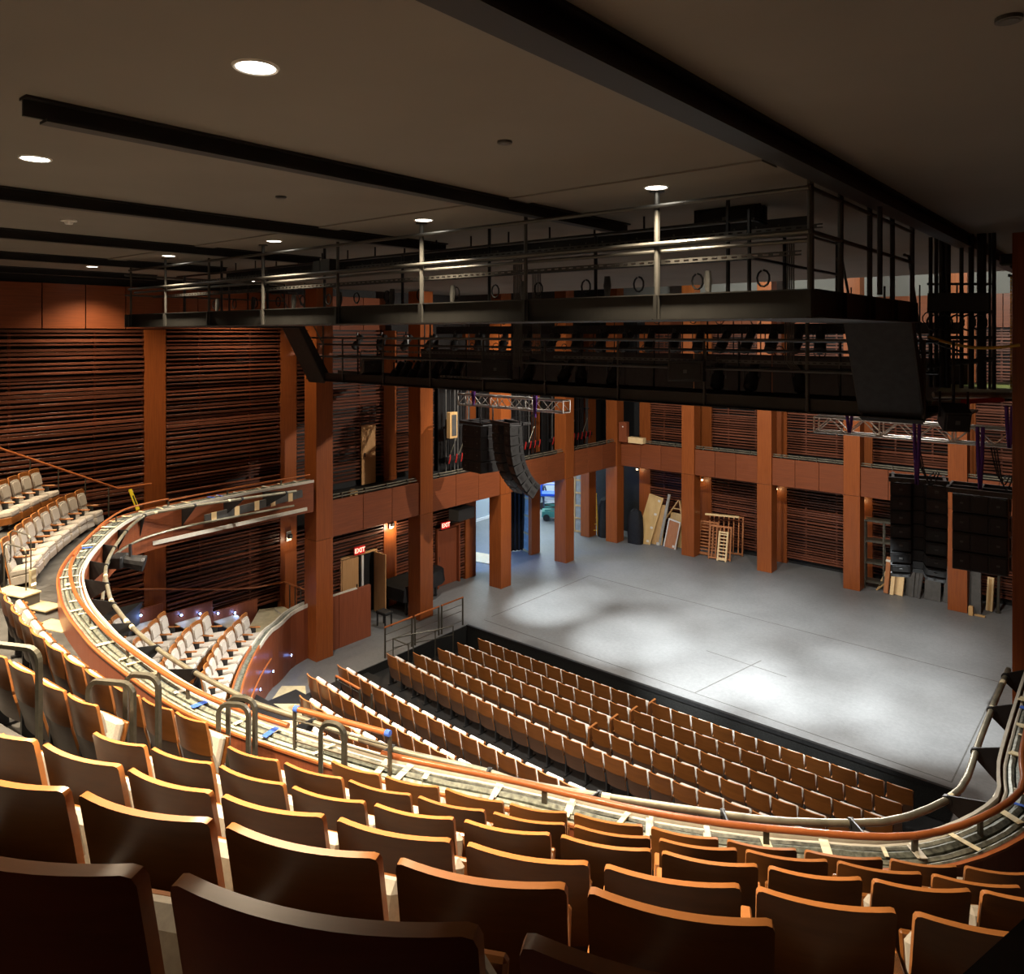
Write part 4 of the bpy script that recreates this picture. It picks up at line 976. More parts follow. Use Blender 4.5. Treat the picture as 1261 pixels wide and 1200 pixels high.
r = empty('cable_tray_box', aty(400, 330, 8.0), 0, 'two grey electrical boxes on the left half of the upper bridge', 'electrical box')
mb('tube_metal').bev(-.22, -.02, -.1, .1, -.12, .12, .01).build('box', r); mb('tube_metal').bev(0, .26, -.1, .1, -.1, .14, .01).build('box', r)
# ---- lower bridge
lb_ = empty('lower_lighting_bridge', (0, 0, 0), 0, 'lower black lighting bridge carrying loudspeakers and stage lights in front of the stage', 'catwalk')
LX = [aty(p, 450, YL).x for p in (399, 423, 473, 531, 596, 672, 762, 868, 995, 1062)] + [-2.42]
for a, b in zip(LX[:-1], LX[1:]): channel(mb('catwalk_metal'), (a + .005, YL, 0), (b - .005, YL, 0), ZL, ZL + .22, (0, -1, 0), .06).build('beam', lb_)
mb('catwalk_metal').box(-17.3, -2.42, YL + .01, YL + .95, ZL + .01, ZL + .04).build('deck', lb_); mb('catwalk_metal').box(-17.3, -2.42, YL + .95, YL + .97, ZL, ZL + .22).build('beam', lb_)
for i, x in enumerate(LX):
    hi = i in (8, 3, 0); mb('tube_metal').tube([(x, YL - .03, ZL), (x, YL - .03, CEIL - .9 if hi else 9.92)], .032 if i == 8 else .022, 8).build('post', lb_); mb('black_metal').tube([(x + .2, YL + .96, ZL), (x + .2, YL + .96, 9.9)], .022, 6).build('post', lb_)
for z, y, m in ((9.90, YL - .05, 'tube_metal'), (9.41, YL - .05, 'tube_metal'), (9.88, YL + .96, 'black_metal'), (9.4, YL + .96, 'black_metal'), (9.72, YL + .3, 'black_metal')):
    mb(m).tube([(-17.3, y, z), (-2.42, y, z)], .024, 8).build('rail', lb_)
for a, b, z in ((-15.0, -9.6, 9.55), (-9.0, -2.8, 9.52), (-12.2, -10.4, 9.02)): slotted(lb_, a, b, YL - .08, z, .05)
# ---- upstage bridge with black masking
ub = empty('masking_bridge', (0, 0, 0), 0, 'black masked bridge further upstage behind the lower lighting bridge', 'catwalk')
for k in range(8): mb('black').bev(-17.4 + k * 1.86, -17.4 + (k + 1) * 1.86 - .02, 16.3, 16.34, 8.48, 9.54, .005).build('masking_panel', ub)
mb('black').box(-16.6, -2.6, 16.2, 16.25, 10.0, 10.22).build('cable_trough', ub)
for z in (9.62, 9.86): mb('black_metal').tube([(-17.4, 16.2, z), (-2.5, 16.2, z)], .026, 6).build('rail', ub)
for k in range(24):
    x = -17.2 + k * .63; mb('black').tube([(x, 16.28, 9.5), (x, 16.28, 10.95)], .022 if k % 3 == 0 else .014, 6).build('hanger', ub)
for k in range(44):
    x = -16.4 + k * .315; mb('tube_metal').tube([(x, 16.195, 10.1), (x, 16.2, 10.1)], .012, 6).build('bolt', ub)
for k in range(34):
    x = -16.2 + k * .405 + rnd.uniform(-.1, .1); rr = rnd.uniform(.07, .13); P = [(x + rr * math.sin(t * .63), 16.15, rnd.choice([9.72, 10.4]) * 0 + (9.74 if k % 2 else 10.42) - rr + rr * math.cos(t * .63)) for t in range(11)]
    mb('black').tube(P, .012, 5).build('cable_loop', ub)
mb('black').box(-17.4, -2.5, 16.36, 17.2, 8.48, 8.52).build('deck', ub)
# ---- stairs from the arms of the upper bridge down to the lower one
def stair(x0, x1, label):
    r = empty('bridge_stair', (0, 0, 0), 0, label, 'stair', 'steel stairs between the bridges'); y0, y1, z0, z1 = 11.30, 12.12, 10.20, ZL + .02
    for x in (x0, x1 - .03): mb('catwalk_metal').hexa([(x, y0, z0 - .02), (x + .03, y0, z0 - .02), (x + .03, y1, z1 - .06), (x, y1, z1 - .06), (x, y0 + .06, z0 + .2), (x + .03, y0 + .06, z0 + .2), (x + .03, y1 + .1, z1 + .2), (x, y1 + .1, z1 + .2)]).build('stringer', r)
    mb('black_metal').hexa([(x0 + .02, y0, z0 - .03), (x1 - .02, y0, z0 - .03), (x1 - .02, y1, z1 - .08), (x0 + .02, y1, z1 - .08), (x0 + .02, y0, z0), (x1 - .02, y0, z0), (x1 - .02, y1, z1 - .05), (x0 + .02, y1, z1 - .05)]).build('soffit_panel', r)
    for k in range(5): t = (k + .7) / 5.5; y, z = y0 + (y1 - y0) * t, z0 + (z1 - z0) * t; mb('catwalk_metal').box(x0 + .03, x1 - .03, y, y + .2, z + .06, z + .08).build('tread', r)
    for x in (x0, x1 - .02): mb('tube_metal').tube([(x, y0 - .3, 11.05), (x, y0 - .05, 11.05), (x, y1 - .05, z1 + .95), (x, y1 - .05, z1)], .02, 6).build('handrail', r)
    return r
stair(-17.35, -16.6, 'steep steel stair at the left end linking the two bridges'); stair(-3.3, -2.42, 'steel stair at the right end, its dark underside a broad plate')
# ---- loudspeakers on the bridges
def cabinet(name, c, rx, rz, w_, d_, h_, label, mat='speaker_black', wedge=0., yoke=True):
    r = empty(name, c, rz, label, 'loudspeaker'); m = MB().mat(mat)
    m.hexa([(-w_ / 2, -d_ / 2 + wedge, -h_ / 2), (w_ / 2, -d_ / 2 + wedge, -h_ / 2), (w_ / 2, d_ / 2, -h_ / 2), (-w_ / 2, d_ / 2, -h_ / 2), (-w_ / 2, -d_ / 2, h_ / 2), (w_ / 2, -d_ / 2, h_ / 2), (w_ / 2, d_ / 2, h_ / 2), (-w_ / 2, d_ / 2, h_ / 2)])
    M = Matrix.Rotation(rx, 4, 'X'); m.xform(M); m.build('cabinet', r)
    g_ = mb('black'); g_.bev(-w_ / 2 + .03, w_ / 2 - .03, -d_ / 2 - .012, -d_ / 2 + .005, -h_ / 2 + .03, h_ / 2 - .03, .006); 
    if wedge: g_.xform(Matrix.Rotation(math.atan2(wedge, h_), 4, 'X'))
    g_.xform(M); g_.build('grille', r)
    b_ = mb('speaker_grey').box(-.03, .03, -d_ / 2 - .018, -d_ / 2 - .012, -.03, .03); b_.xform(M); b_.build('badge', r)
    if yoke:
        for x in (-w_ / 2 - .012, w_ / 2 + .012): mb('black_metal').bar((x, .02, 0), (x, .02, h_ / 2 + .22), .03, .012).build('yoke', r)
    return r
cabinet('bridge_loudspeaker', aty(612, 456, 11.75) , R(-8), R(30), .60, .40, .36, 'black bridge loudspeaker with a pale lit top, in the middle of the lower bridge')
cabinet('bridge_loudspeaker', aty(846, 457, 11.7), 0, R(18), .58, .4, .34, 'wide black bridge loudspeaker with a square badge, right half of the lower bridge')
cabinet('bridge_loudspeaker', aty(457, 452, 12.35), R(-22), R(62), .50, .42, .34, 'grey tilted wedge loudspeaker at the left end of the lower bridge', 'speaker_grey', .12)
cabinet('bridge_loudspeaker', aty(899, 272, 8.9), 0, 0, .82, .3, .34, 'long black loudspeaker high under the ceiling on the upper bridge')
cabinet('bridge_loudspeaker', aty(1175, 514, 12.5), R(20), R(25), .34, .34, .30, 'small black loudspeaker hanging below the right bridge stair')
r = empty('parapet_projector', tuple(atz(166, 690, 5.0)), R(40), 'cluster of black stage lights hung under the left curve of the parapet', 'stage light')
mb('black').tube([(-.35, 0, 0), (.1, .1, -.1)], [.13, .17], 12).build('body', r); mb('black_metal').tube([(.1, .1, -.1), (.16, .115, -.115)], [.18, .18], 12).build('lens_ring', r); mb('black_metal').bar((-.1, 0, .0), (-.1, 0, .35), .05).build('yoke', r); mb('black').bev(-.5, -.2, -.2, .2, -.15, .12, .03).build('ballast', r)
# ---- stage lights: profile spots with yoke and clamp
def light_meshes():
    d = {}
    m = mb('black').tube([(0, -.30, 0), (0, -.28, 0), (0, -.05, 0), (0, -.03, 0), (0, .18, 0), (0, .24, 0)], [.085, .095, .085, .12, .12, .06], 12); d['body'] = m
    d['lens'] = mb('tube_metal').tube([(0, -.305, 0), (0, -.30, 0)], [.07, .075], 12)
    m = mb('black_metal'); m.box(-.14, -.13, -.02, .02, -.02, .26); m.box(.13, .14, -.02, .02, -.02, .26); m.box(-.14, .14, -.02, .02, .25, .26); d['yoke'] = m
    d['clamp'] = mb('black_metal').tube([(0, 0, .26), (0, 0, .36)], .025, 8)
    return d
LM = {}
def light_proto(label, c, rz, tilt):
    r = empty('stage_light', c, rz, label, 'stage light', 'stage lights on the bridges'); d = light_meshes(); M = Matrix.Rotation(tilt, 4, 'X')
    for k, m in d.items():
        if k in ('body', 'lens'): m.xform(M)
        m.build(k, r, k == 'body')
    kids(r); return r
LP = None
def stage_light(px, py, y, label, rz):
    global LP
    c = aty(px, py, y)
    if LP is None: LP = light_proto(label, c, rz, R(-55))
    else: dup(LP, c, rz, label)
for k, px in enumerate((488, 499, 510, 522, 535, 549, 562)): stage_light(px, 459, 12.75, 'black stage light in the row of seven on the left of the lower bridge, %s' % nth(k + 1), R(180 + rnd.uniform(-20, 20)))
for k, px in enumerate((652, 697, 716, 756, 884, 926, 985)): stage_light(px, 458 + (px - 650) * .03, 12.7, 'single black stage light along the lower bridge rail, %s right of the middle loudspeaker' % nth(k + 1), R(180 + rnd.uniform(-40, 40)))
for k in range(20): stage_light(440 + k * 30, 423, 15.95, 'small black stage light on the masking bridge behind, %s from left' % nth(k + 1), R(180 + rnd.uniform(-40, 40)))
# ---- trusses, slings
def truss(x0, x1, y, z, label, s=.34, step=.36):
    r = empty('truss', (x0, y, z), 0, label, 'truss', 'aluminium box trusses'); L = x1 - x0; n = int(round(L / step))
    for yy in (-s / 2, s / 2):
        for zz in (-s / 2, s / 2): mb('aluminium').tube([(0, yy, zz), (L, yy, zz)], .026, 8).build('chord', r)
    for yy in (-s / 2, s / 2):
        for k in range(n):
            a, b = L * k / n, L * (k + 1) / n; zz = (-s / 2, s / 2)[k % 2]; mb('aluminium').tube([(a, yy, zz), (b, yy, -zz)], .014, 6).build('diagonal', r)
    for k in range(0, n + 1, 4):
        x = L * k / n
        for yy in (-s / 2, s / 2): mb('aluminium').tube([(x, yy, -s / 2), (x, yy, s / 2)], .02, 6).build('upright', r)
        for zz in (-s / 2, s / 2): mb('aluminium').tube([(x, -s / 2, zz), (x, s / 2, zz)], .016, 6).build('cross_bar', r)
    return r
YT = 18.0
truss(-17.25, -13.0, YT, 7.86, 'aluminium truss above the curved loudspeaker array at left'); truss(-5.85, -1.65, YT, 7.92, 'aluminium truss above the two black loudspeaker hangs at right')
def sling(px, py0, py1, label, y=YT):
    a, b = aty(px, py0, y - .2), aty(px, py1, y - .2); r = empty('round_sling', b, 0, label, 'sling', 'purple lifting slings'); h = a.z - b.z
    mb('purple').tube([(-.05, 0, h), (-.035, 0, h * .5), (0, 0, 0)], .035, 6).build('strand', r); mb('purple').tube([(.05, 0, h), (.035, 0, h * .5), (0, 0, 0)], .035, 6).build('strand', r)
sling(583, 482, 499, 'purple sling at the left end of the left truss'); sling(659, 487, 514, 'purple sling near the right end of the left truss'); sling(1046, 511, 533, 'purple sling at the left end of the right truss')
sling(1129, 522, 597, 'long purple sling holding the curved right array'); sling(1207, 526, 603, 'long purple sling holding the flat right hang'); sling(1243, 500, 552, 'purple sling at the right picture edge')
# ---- line arrays
def array_mesh():
    W, H, D = 1.10, .30, .50; d = {}
    m = mb('speaker_black')      # cabinet with a V-shaped mouth: wings angled towards the middle
    pts = [(-W / 2, -D / 2), (-W / 2 + .40, -D / 2 + .03), (-.10, -D / 2 + .16), (.10, -D / 2 + .16), (W / 2 - .40, -D / 2 + .03), (W / 2, -D / 2), (W / 2 - .06, D / 2), (-W / 2 + .06, D / 2)]
    d['cabinet'] = m.poly(pts, -H + .008, -.004)
    for s_ in (-1, 1): d['grille' if s_ < 0 else 'grille '] = m = mb('black_metal'); m.hexa([(s_ * .50, -D / 2 - .008, -H + .04), (s_ * .19, -D / 2 + .016, -H + .04), (s_ * .19, -D / 2 + .04, -H + .04), (s_ * .50, -D / 2 + .03, -H + .04), (s_ * .50, -D / 2 - .008, -.04), (s_ * .19, -D / 2 + .016, -.04), (s_ * .19, -D / 2 + .04, -.04), (s_ * .50, -D / 2 + .03, -.04)])
    m = mb('speaker_grey')
    for s_ in (-1, 1): m.box(s_ * .34 - .035, s_ * .34 + .035, -D / 2 - .004, -D / 2 + .01, -H / 2 - .025, -H / 2 + .025)
    d['badge'] = m
    m = mb('black_metal')
    for s_ in (-1, 1):
        for y in (-.12, .14): m.box(s_ * (W / 2 - .03) - .02, s_ * (W / 2 - .03) + .02, y - .05, y + .05, -H + .05, -.05)
    for s_ in (-1, 1):
        for y in (-.12, .14): m.mat('black').tube([(s_ * (W / 2 - .012), y, -H / 2), (s_ * (W / 2 - .003), y, -H / 2)], .035, 8)
    d['rigging_plate'] = m
    return {k: v.mesh(k.strip()) for k, v in d.items()}
AM = array_mesh()
def line_array(px, py, y, rz, tilts, label):
    q = aty(px, py, y); r = empty('line_array', q, rz, label, 'loudspeaker')
    P = Vector((0, 0, 0)); H = .30
    fr = mb('black_metal'); fr.bar((-.58, -.25, .06), (.58, -.25, .06), .06, .10); fr.bar((-.58, .25, .06), (.58, .25, .06), .06, .10); fr.bar((-.5, -.25, .06), (-.5, .55, .06), .06, .08); fr.bar((.5, -.25, .06), (.5, .55, .06), .06, .08); fr.build('fly_frame', r)
    for a in tilts:
        a = R(a); o = place(AM['cabinet'], 'array_box', r, P, (a, 0, 0))
        for k in ('grille', 'grille ', 'badge', 'rigging_plate'): place(AM[k], k.strip(), o)
        P = P + Vector((0, math.sin(a), -math.cos(a))) * H
    return r
fz = lambda x, y: math.atan2(y, x) + math.pi / 2
line_array(625, 523, 18.4, fz(-.30, -.95), (0, 3, 7, 13, 21, 30, 39, 48), 'curved black line array loudspeaker of eight boxes hanging at left')
line_array(1131, 594, 18.4, fz(.22, -.97), (0, 2, 5, 10, 17, 28, 44, 58), 'curved black line array loudspeaker of eight boxes hanging at right')
def sub_hang(px, py, y, rz, label, n=4):
    q = aty(px, py, y); r = empty('subwoofer_hang', q, rz, label, 'loudspeaker'); W, H, D = .98, .40, .8
    for k in range(n):
        z = -k * H; o = mb('speaker_black').bev(-W / 2, W / 2, -D / 2, D / 2, z - H + .008, z - .008, .012).build('subwoofer_box', r)
        for c in (-.32, 0, .32): mb('black').bev(c - .145, c + .145, -D / 2 - .012, -D / 2, z - H + .04, z - .04, .006).build('grille', o)
        b_ = mb('speaker_grey')
        for c in (-.32, .32): b_.box(c - .03, c + .03, -D / 2 - .018, -D / 2 - .012, z - H / 2 - .02, z - H / 2 + .02)
        b_.build('badge', o); c_ = mb('black_metal')
        for s_ in (-1, 1): c_.box(s_ * W / 2 - .03, s_ * W / 2 + .03, -.1, .1, z - H + .07, z - .07)
        c_.build('side_clamp', o)
    f_ = mb('black_metal')
    for y_ in (-.42, .42): f_.bar((-.6, y_, .05), (.6, y_, .05), .05, .10)
    for x_ in (-.58, 0, .58): f_.bar((x_, -.42, .07), (x_, .42, .07), .05, .07)
    f_.bar((-.6, -.05, .07), (.6, -.05, .07), .05, .06); f_.build('fly_frame', r)
sub_hang(592, 522, 18.9, fz(-.15, -.99), 'flat black subwoofer hang left of the curved left array'); sub_hang(1209, 606, 18.4, fz(.05, -1), 'flat black subwoofer hang with an open frame on top at far right')
for k, (px, py0, py1) in enumerate(((592, 500, 520), (607, 500, 522), (640, 495, 521))):
    a, b = aty(px, py0, 18.35), aty(px, py1, 18.35); r = empty('hoist_chain', b, 0, 'short black chain holding the left loudspeaker hangs, %s from left' % nth(k + 1), 'chain', 'black chains under the left truss')
    mb('black_metal').tube([(0, 0, -.05), (0, 0, a.z - b.z + .1)], .025, 6).build('chain', r)
for px0, py0, px1, py1, lb in ((1125, 545, 1150, 582, 'black cables looping down to the curved right array'), (1220, 550, 1240, 585, 'black cable running down to the flat right hang')):
    a, b = aty(px0, py0, 18.0), aty(px1, py1, 18.2); r = empty('cable', a, 0, lb, 'cable')
    for k in range(3):
        d = b - a; P = [d * t + Vector((0, 0, -.35 * (1 + .3 * k) * math.sin(math.pi * t))) + Vector((.05 * k, 0, 0)) for t in np.linspace(0, 1, 9)]; mb('black').tube(P, .014, 5).build('strand', r)

# ================================================================== RIGHT-HAND RIGGING
rf = empty('pipe_drop', (0, 0, 0), 0, 'dark frame of vertical pipes hanging from the ceiling right of the bridge stair', 'pipes')
YP = 13.6
for px, rr in ((1146, .03), (1153, .03), (1160, .045), (1167, .045), (1184, .03), (1196, .04), (1207, .045), (1211, .04), (1219, .02), (1224, .03)):
    q = aty(px, 400, YP); mb('black').tube([(q.x, YP, 9.15), (q.x, YP, CEIL)], rr, 8).build('pipe', rf)
for py, rr in ((350, .02), (384, .03), (416, .03), (452, .04)):
    a, b = aty(1142, py, YP), aty(1226, py - (10 if py == 452 else 0), YP); mb('black').tube([a, b], rr, 6).build('cross_pipe', rf)
a, b = aty(1143, 372, YP - .1), aty(1218, 372, YP - .1); mb('black').bar(a, b, .12, .28).build('cable_trough', rf)
for k in range(5):
    q = aty(1150 + k * 14, 388, YP - .1); mb('black').tube([(q.x + .1 * math.sin(t * .63), q.y, q.z - .12 + .12 * math.cos(t * .63)) for t in range(11)], .016, 5).build('cable_loop', rf)
pf = empty('work_platform', (0, 0, 0), 0, 'small timber platform in greenish light beneath the pipes at right', 'platform')
pz = 9.05; pl = [atz(*p, pz) for p in [(1150, 484), (1253, 484), (1258, 470), (1166, 472)]]
mb('deck_green_lit').poly([(p.x, p.y) for p in pl], pz - .06, pz).build('deck', pf)
mb('pipe').tube([pl[0] + Vector((0, -.05, -.03)), pl[1] + Vector((.2, -.05, -.03))], .05, 8).build('edge_pipe', pf)
a, b = atz(1145, 497, pz - .1), atz(1258, 491, pz - .1)
for t0, t1, m in ((0, .3, 'pipe'), (.3, .78, 'red'), (.78, 1.1, 'black')): mb(m).bar(a.lerp(b, t0), a.lerp(b, t1), .07, .07).build('edge_bar', pf)
for t in (.45, .9): q = pl[0].lerp(pl[1], t); mb('aluminium').tube([q + Vector((-.06, -.08, -.06)), q + Vector((.06, -.08, -.02))], .035, 8).build('clamp', pf)
q = atz(1235, 476, pz); spot((q.x, q.y + .1, 10.2), (q.x, q.y, pz), 30, 60, .5, (.9, 1, .55), .03, 'platform_lamp')
q = aty(1245, 334, 15.4); r = empty('chain_hoist', (q.x, q.y, CEIL - .2), 0, 'black hook and chain at the end of the long ceiling beam', 'hoist')
mb('black').bev(-.16, .16, -.1, .1, -.18, .02, .03).build('trolley', r); mb('black').tube([(0, 0, -.18), (.06, 0, -.26), (.03, 0, -.36), (-.04, 0, -.34)], .03, 6).build('hook', r)
for k in range(36): mb('ladder_yellow').tube([(0, 0, -.36 - k * .06), (0, 0, -.41 - k * .06)], .016, 5).build('chain_link', r)
a, b = aty(1143, 415, 13.2), aty(1256, 425, 13.2); r = empty('yellow_rope', a, 0, 'yellow and black rope strung between the stair and the right pillar', 'rope')
d = b - a; mb('ladder_yellow').tube([d * t + Vector((0, 0, -.10 * math.sin(math.pi * t))) for t in np.linspace(0, 1, 12)], .022, 6).build('strand', r)
mb('black').tube([d * t + Vector((0, -.02, -.03 - .16 * math.sin(math.pi * t))) for t in np.linspace(0, .4, 8)], .018, 6).build('strand', r)

# ================================================================== RIGGING LOCK RAIL ON THE LEFT GALLERY
rope_me = mb('black_metal').tube([(0, 0, 0), (0, 0, 4.6)], .022, 5).mesh('rope'); rope2 = mb('grey_board').tube([(0, 0, 0), (0, 0, 4.6)], .030, 5).mesh('rope'); hand_me = mb('red').tube([(0, 0, 0), (.05, 0, .16), (.07, 0, .34)], .028, 6).mesh('lock_handle')
for k, (y0, y1) in enumerate(((20.75, 22.3), (23.1, 26.6), (27.4, 30.7))):
    r = empty('rigging_rail', (-20.7, y0, 4.63), 0, 'dark wall of rigging ropes with red lock handles, %s bay of the left gallery' % nth(k + 1), 'rigging', 'rigging ropes on the left gallery')
    L = y1 - y0; mb('black').box(-.5, -.45, 0, L, 0, 5.2).build('backing', r); mb('black_metal').box(-.08, .08, 0, L, .45, .6).build('lock_rail', r)
    for z in (1.7, 3.3): mb('black_metal').box(-.2, -.12, 0, L, z, z + .08).build('cross_bar', r)
    n = int(L / .16)
    for i in range(n):
        y = L * (i + .5) / n + rnd.uniform(-.03, .03); place(rope_me if rnd.random() < .6 else rope2, 'rope', r, (rnd.uniform(-.25, 0), y, 0), (rnd.uniform(-.006, .006), 0, 0))
        if i % 2 == 0: place(hand_me, 'lock_handle', r, (.06, y, .35))
    for i in range(3): y = L * (i + .4) / 3; mb('pipe').tube([(-.05, y, .6), (.0, y + .35, 1.3)], .016, 5).build('brace', r)
q = atx(570, 470 + 55, -20.4); r = empty('gallery_control_box', (q.x, q.y - .6, 6.0), 0, 'pale upright control box on the gallery wall left of the ropes', 'box'); mb('pine').bev(-.1, .1, -.2, .2, 0, 1.0, .01).build('body', r); mb('grey_board').box(.1, .12, -.12, .12, .1, .9).build('face_plate', r)
r = empty('gallery_door', (XW + .1, 17.0, 4.65), 0, 'narrow wooden door standing open on the upper gallery', 'door'); mb('door_wood').bev(0, .05, 0, .62, .02, 2.1, .006).build('door_leaf', r); mb('black_metal').bar((.08, .1, 1.0), (.08, .1, 1.15), .03).build('handle', r)
r = empty('cable_drum', tuple(atx(436, 609, -19.75)), 0, 'small timber wheel lying on the left gallery rail', 'drum'); mb('pine').tube([(-.12, 0, 0), (.0, 0, 0)], .17, 16).build('flange', r); mb('pine').tube([(0, 0, 0), (.1, 0, 0)], .06, 10).build('hub', r)

# ================================================================== SCENE DOCK BEYOND THE LEFT OPENINGS
dk = mb('dock_wall').box(-27.6, -27.4, 19, 36, 0, 5); dk.box(-34, -21.6, 35.8, 36, 0, 5); struct(dk.build('wall_dock'))
struct(mb('dock_grey').box(-27.6, -21.75, 17.9, 18.1, 0, 5).build('wall_dock_side')); struct(mb('black').box(-34, XW - .42, 18, 36, 5, 5.1).build('ceiling_dock'))
area((-24.3, 21.5, 4.8), (-24.8, 22.5, 0), 900, 1.5, 2.5, (.12, .35, 1), 'dock_blue_lamp'); area((-24.2, 28.5, 4.85), (-24.2, 29.5, 0), 480, 2, 5, (.75, .92, 1), 'dock_lamp')
area((-26.0, 33.0, 4.8), (-26.4, 33.5, 0), 500, 2, 2, (.8, .95, 1), 'dock_lamp_far')
r = empty('dock_cladding', (-27.35, 24.5, 0), 0, 'grey wall panels with a white skirting in the blue-lit scene dock', 'wall panel')
for k in range(6): mb('dock_grey' if k % 3 == 0 else 'dock_wall').bev(0, .05, k * 1.25 + .01, k * 1.25 + 1.24, .15, 4, .01).build('panel', r)
mb('white').box(0, .1, 0, 7.5, 0, .14).build('skirting', r)
q = atz(601, 692, .0); r = empty('plywood_sheet', (q.x, q.y, 0), R(10), 'pale plywood sheet lying on the dock floor in blue light', 'board'); mb('cream_board').bev(-1.6, .3, -.3, .9, .004, .03, .004).build('sheet', r)
q = atz(688, 640, 0); r = empty('scissor_lift', (q.x, q.y, 0), R(35), 'blue scissor lift parked in the scene dock', 'lift')
mb('lift_green').bev(-.9, .9, -.38, .38, .18, .5, .02).build('chassis', r)
for x in (-.65, .65):
    for y in (-.4, .4): mb('black').tube([(x, y - .05, .18), (x, y + .05, .18)], .18, 12).build('wheel', r)
for k in range(4):
    for s_ in (-1, 1): mb('lift_green' if k < 2 else 'white').bar((-.75 * s_, -.2, .52 + k * .2), (.75 * s_, -.2, .70 + k * .2), .05, .06).build('scissor_arm', r)
mb('lift_blue').bev(-.95, .95, -.4, .4, 1.32, 1.45, .01).build('platform', r)
for z in (1.95, 2.5):
    mb('lift_blue').tube([(-.93, -.38, z), (.93, -.38, z), (.93, .38, z), (-.93, .38, z), (-.93, -.38, z)], .03, 6).build('guard_rail', r)
for x in (-.93, 0, .93):
    for y in (-.38, .38): mb('lift_blue').tube([(x, y, 1.45), (x, y, 2.5)], .03, 6).build('guard_post', r)
# a person far back in the dock, half hidden by the pier
def person(loc, rz):
    V = {'pel': (0, 0, .95), 'chest': (0, 0, 1.32), 'neck': (0, 0, 1.5), 'head': (0, .02, 1.62), 'top': (0, .02, 1.74), 'hl': (-.1, 0, .9), 'kl': (-.11, .03, .5), 'al': (-.11, -.02, .09), 'tl': (-.12, .13, .03), 'hr': (.1, 0, .9), 'kr': (.12, .06, .5), 'ar': (.13, .0, .09), 'tr': (.14, .15, .03),
         'sl': (-.19, 0, 1.42), 'el': (-.25, -.02, 1.14), 'wl': (-.24, .08, .9), 'fl': (-.23, .11, .8), 'sr': (.19, 0, 1.42), 'er': (.25, -.02, 1.14), 'wr': (.24, .1, .92), 'fr': (.23, .13, .82)}
    rad = dict(pel=.15, chest=.15, neck=.06, head=.10, top=.06, hl=.1, kl=.065, al=.045, tl=.035, hr=.1, kr=.065, ar=.045, tr=.035, sl=.07, el=.045, wl=.032, fl=.03, sr=.07, er=.045, wr=.032, fr=.03)
    E = [('pel', 'chest'), ('chest', 'neck'), ('neck', 'head'), ('head', 'top'), ('pel', 'hl'), ('hl', 'kl'), ('kl', 'al'), ('al', 'tl'), ('pel', 'hr'), ('hr', 'kr'), ('kr', 'ar'), ('ar', 'tr'), ('chest', 'sl'), ('sl', 'el'), ('el', 'wl'), ('wl', 'fl'), ('chest', 'sr'), ('sr', 'er'), ('er', 'wr'), ('wr', 'fr')]
    ks = list(V); me = bpy.data.meshes.new('body'); me.from_pydata([V[k] for k in ks], [(ks.index(a), ks.index(b)) for a, b in E], [])
    r = empty('person', loc, rz, 'person in dark clothes standing in the bright dock doorway, half hidden by a pier', 'person')
    o = bpy.data.objects.new('body', me); COL.objects.link(o); o.parent = r; me.materials.append(MATS['denim'])
    md = o.modifiers.new('skin', 'SKIN'); me.skin_vertices[0].data[0].use_root = True
    for i, k in enumerate(ks): me.skin_vertices[0].data[i].radius = (rad[k], rad[k] * .8)
    o.modifiers.new('smooth', 'SUBSURF').levels = 1; o.modifiers['smooth'].render_levels = 1
    mb('black').tube([(0, .0, 1.63), (0, .0, 1.70), (0, .01, 1.77)], [.112, .115, .05], 10).build('hair', r, True)
q = atz(667, 630, 0); person((q.x, q.y, 0), R(40))
# framed canvas flats leaning at the dock opening
def flat_frame(name, p0, p1, h, label, rungs=5, cloth='canvas', lean=.25, fr='pine', nrm=None, mid=False):
    a, b = Vector((p0.x, p0.y, 0)), Vector((p1.x, p1.y, 0)); d = (b - a); L = d.length; r = empty(name, a, math.atan2(d.y, d.x), label, name.split('_')[-1]); M = Matrix.Rotation(-math.atan(lean / h), 4, 'X')
    def bb(x0, x1, y0, y1, z0, z1, m, nm): mb(m).bev(x0, x1, y0, y1, z0, z1, .004).xform(M).build(nm, r)
    for x in (0, L - .09): bb(x, x + .09, 0, .03, .01, h, fr, 'stile')
    for k in range(rungs): z = .01 + (h - .1) * k / (rungs - 1); bb(.09, L - .09, 0, .03, z, z + .09, fr, 'rail')
    if mid: bb(L / 2 - .04, L / 2 + .04, 0, .03, .1, h - .1, fr, 'stile')
    if cloth: bb(.02, L - .02, .032, .045, .02, h - .01, cloth, 'skin')
    return r
flat_frame('canvas_flat', atz(641, 677, 0), atz(654, 683.5, 0), 3.3, 'wood-framed grey canvas flat leaning beside the wooden pier in the dock opening', 5, lean=.1)
flat_frame('canvas_flat', atz(706, 655, 0), atz(719, 657, 0), 3.3, 'wood-framed grey canvas flat next to the yellow ladder', 6, lean=.1)
q = atz(635, 679, 0); r = empty('black_drape', (q.x, q.y, 0), R(60), 'black drape hanging beside the canvas flat in the dock opening', 'curtain')
m = mb('cloth_black'); N_ = 24; V = [(-.55 + 1.1 * i / N_, .06 * math.sin(i * 1.5), z) for z in (.02, 3.6) for i in range(N_ + 1)]; V += [(x, y + .02, z) for x, y, z in V]; n2 = N_ + 1
F = [(i, i + 1, n2 + i + 1, n2 + i) for i in range(N_)] + [(2 * n2 + i + 1, 2 * n2 + i, 3 * n2 + i, 3 * n2 + i + 1) for i in range(N_)] + [(i, 2 * n2 + i, 2 * n2 + i + 1, i + 1) for i in range(N_)] + [(n2 + i + 1, 3 * n2 + i + 1, 3 * n2 + i, n2 + i) for i in range(N_)]
